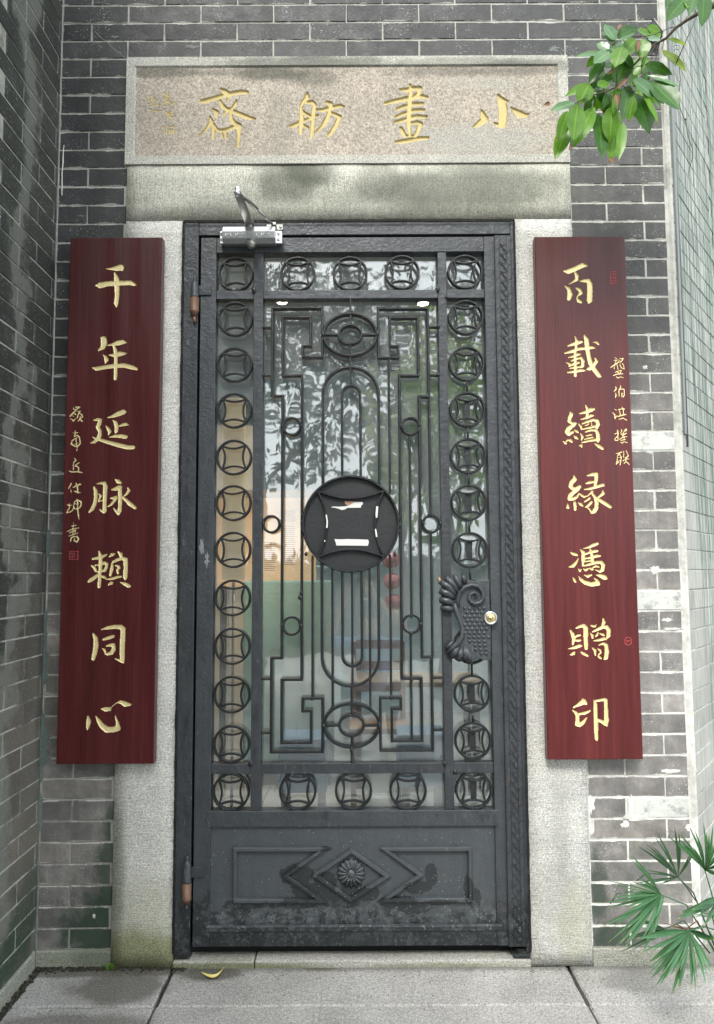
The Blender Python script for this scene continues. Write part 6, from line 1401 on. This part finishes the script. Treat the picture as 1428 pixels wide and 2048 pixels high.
# ================================================================= THE PHOTOGRAPHER, crouching behind the lens (a faint mirror image in the glass)
wr_ = random.Random(8)
for (u, v, r_) in [(604, 1047, 5), (604, 1060, 4), (798, 1035, 5), (799, 1050, 5), (798, 1062, 4), (612, 1108, 4), (790, 1108, 4), (564, 852, 3.5), (603, 852, 3.5), (802, 852, 3.5), (840, 850, 3.5), (527, 1048, 3.5), (560, 1048, 3.5), (846, 1047, 3.5), (881, 1047, 3.5), (564, 1252, 3.5), (602, 1252, 3.5), (805, 1249, 3.5), (842, 1249, 3.5), (646, 668, 4), (755, 667, 4), (647, 1453, 4.5), (759, 1452, 4.5),
                   (527, 653, 3.5), (527, 750, 3.5), (877, 652, 3.5), (877, 749, 3.5), (624, 1398, 4), (783, 1395, 4.5), (664, 1417, 3.5), (740, 1416, 3.5), (703, 1500, 5), (822, 1233, 3.5), (823, 1268, 4), (823, 1359, 4), (860, 1029, 3.5), (604, 1030, 4), (508, 580, 5), (876, 578, 5), (893, 594, 4), (501, 1528, 5), (889, 1528, 5), (910, 1545, 5), (602, 1186, 4), (600, 1195, 5), (761, 1396, 4)]:
    q = P(u, v); MB().ball((q[0], .001, q[2]), r_/620*wr_.uniform(.7, 1.1), .004, r_/560*wr_.uniform(.8, 1.5), 8, 5).obj('weld_bead', M_IRON, dr)
r = random.Random(77); gm_ = MB()
for i in range(420):
    x = r.uniform(-1.0, 1.05); y = -abs(r.gauss(.01, .05))-.012 if r.random() < .6 else -r.uniform(.01, .4)
    s_ = r.uniform(.0008, .0026); gm_.ball((x, y, s_*.4), s_*r.uniform(.7, 1.6), s_, s_*.6, 5, 3)
o = gm_.obj('grit', simple('grit', (.16, .14, .11), .9, 0, .6, 90)); meta(o, kind='stuff'); o['label'] = 'fine grit scattered over the paving by the sill'
def figure():
    px_ = .09
    root = thing('person', (px_, -3.1, 0), 'crouching person in a blue shirt holding up a phone in front of the door', 'person')
    V = []; E_ = []; Rr = []
    def add(p, r_, par=None):
        V.append(p); Rr.append(r_)
        if par is not None: E_.append((par, len(V)-1))
        return len(V)-1
    pel = add((px_, -3.20, .30), .13); wa = add((px_, -3.17, .44), .115, pel); ch_ = add((px_, -3.11, .62), .13, wa); up = add((px_, -3.07, .74), .10, ch_)
    nk = add((px_, -3.04, .83), .050, up); hd_ = add((px_, -3.02, .90), .075, nk); ht = add((px_, -3.02, .99), .078, hd_); add((px_, -3.03, 1.045), .045, ht)
    for s_ in (-1, 1):
        sh = add((px_+s_*.15, -3.07, .75), .058, up); el_ = add((px_+s_*.27, -2.93, .79), .040, sh); fo = add((px_+s_*.20-.03, -2.80, .98), .033, el_)
        wr = add((s_*.095+.01, -2.69, 1.13), .024, fo); ha = add((s_*.085+.01, -2.655, 1.18), .028, wr)
        for k in range(4):
            b1 = add((s_*(.080)+.01, -2.645+.004*k, 1.195+.016*k-.01), .0085, ha if k == 0 else ha); b2 = add((s_*.060+.005, -2.632, 1.198+.018*k-.01), .008, b1); add((s_*.046, -2.634, 1.199+.018*k-.01), .007, b2)
        t1 = add((s_*.070, -2.668, 1.175), .010, ha); add((s_*.040, -2.664, 1.195), .009, t1)
        hp = add((px_+s_*.10, -3.19, .30), .088, pel); kn = add((px_+s_*.17, -2.84, .50), .062, hp); cf = add((px_+s_*.165, -2.93, .30), .052, kn); an_ = add((px_+s_*.16, -3.03, .09), .036, cf)
        ft = add((px_+s_*.165, -2.96, .045), .038, an_); add((px_+s_*.17, -2.86, .034), .030, ft)
    me = bpy.data.meshes.new('body_cage'); me.from_pydata(V, E_, []); o = bpy.data.objects.new('body', me); C.objects.link(o)
    sk = o.modifiers.new('skin', 'SKIN'); sk.use_smooth_shade = True
    for i, r_ in enumerate(Rr):
        d = me.skin_vertices[0].data[i]; d.radius = (r_, r_*.85 if i < 4 else r_); d.use_root = (i == 0)
    o.modifiers.new('sub', 'SUBSURF').levels = 2; o.modifiers['sub'].render_levels = 2
    dg = bpy.context.evaluated_depsgraph_get(); em = bpy.data.meshes.new_from_object(o.evaluated_get(dg)); o.modifiers.clear(); o.data = em
    mats = [simple('blue_shirt', (.10, .20, .38), .8), simple('skin', (.48, .29, .20), .5), simple('dark_jeans', (.04, .05, .08), .8), simple('canvas_shoe', (.5, .5, .48), .7)]
    em.materials.clear()
    for m_ in mats: em.materials.append(m_)
    for p in em.polygons:
        c = p.center; p.use_smooth = True
        if c.z < .075: k = 3
        elif c.z > .83 or (c.y > -2.86 and c.z > .88): k = 1
        elif c.z < .36 or (c.y > -3.02 and c.z < .62): k = 2
        else: k = 0
        p.material_index = k
    adopt(o, root)
    hair = simple('black_hair', (.012, .010, .009), .45)
    b = MB(); r = random.Random(2)
    vs = []; n1, n2 = 16, 10
    for j in range(n2+1):
        for i in range(n1):
            th = 2*math.pi*i/n1; ph = math.pi*(.02+.98*j/n2*(.60 if math.sin(th) > .2 else .95)); k = 1+r.uniform(-.02, .03)
            vs.append((px_+.094*k*math.sin(ph)*math.cos(th), -3.035+.100*k*math.sin(ph)*math.sin(th), .975+.112*k*math.cos(ph)))
    b.add(vs, [(j*n1+i, (j+1)*n1+i, (j+1)*n1+(i+1) % n1, j*n1+(i+1) % n1) for j in range(n2) for i in range(n1)], True).obj('hair', hair, root)
    for s_ in (-1, 1): MB().ball((px_+s_*.030, -2.946, .945), .011, .006, .007, 10, 6).obj('eye', M_SCREW, root); MB().ball((px_+s_*.080, -3.02, .935), .010, .018, .026, 8, 6).obj('ear', mats[1], root)
    MB().tube([(px_, -2.944, .950), (px_, -2.930, .925), (px_, -2.928, .915)], [.008, .011, .012], 8).obj('nose', mats[1], root); MB().ball((px_, -2.945, .885), .022, .007, .006, 10, 5).obj('mouth', simple('lips', (.42, .16, .14), .5), root)
    ph = thing('phone', (0, -2.625, 1.15), 'dark phone held up at the lens by the crouching person', 'phone')
    MB().box(-.038, .038, -2.624, -2.612, 1.115, 1.268).obj('case', M_FIXT, ph, bevel=.004); MB().lathe((-.02, 0, 1.25), [(.007, -2.612), (.007, -2.6105)], 14, 'y').obj('lens_ring', M_STEEL, ph)
figure()
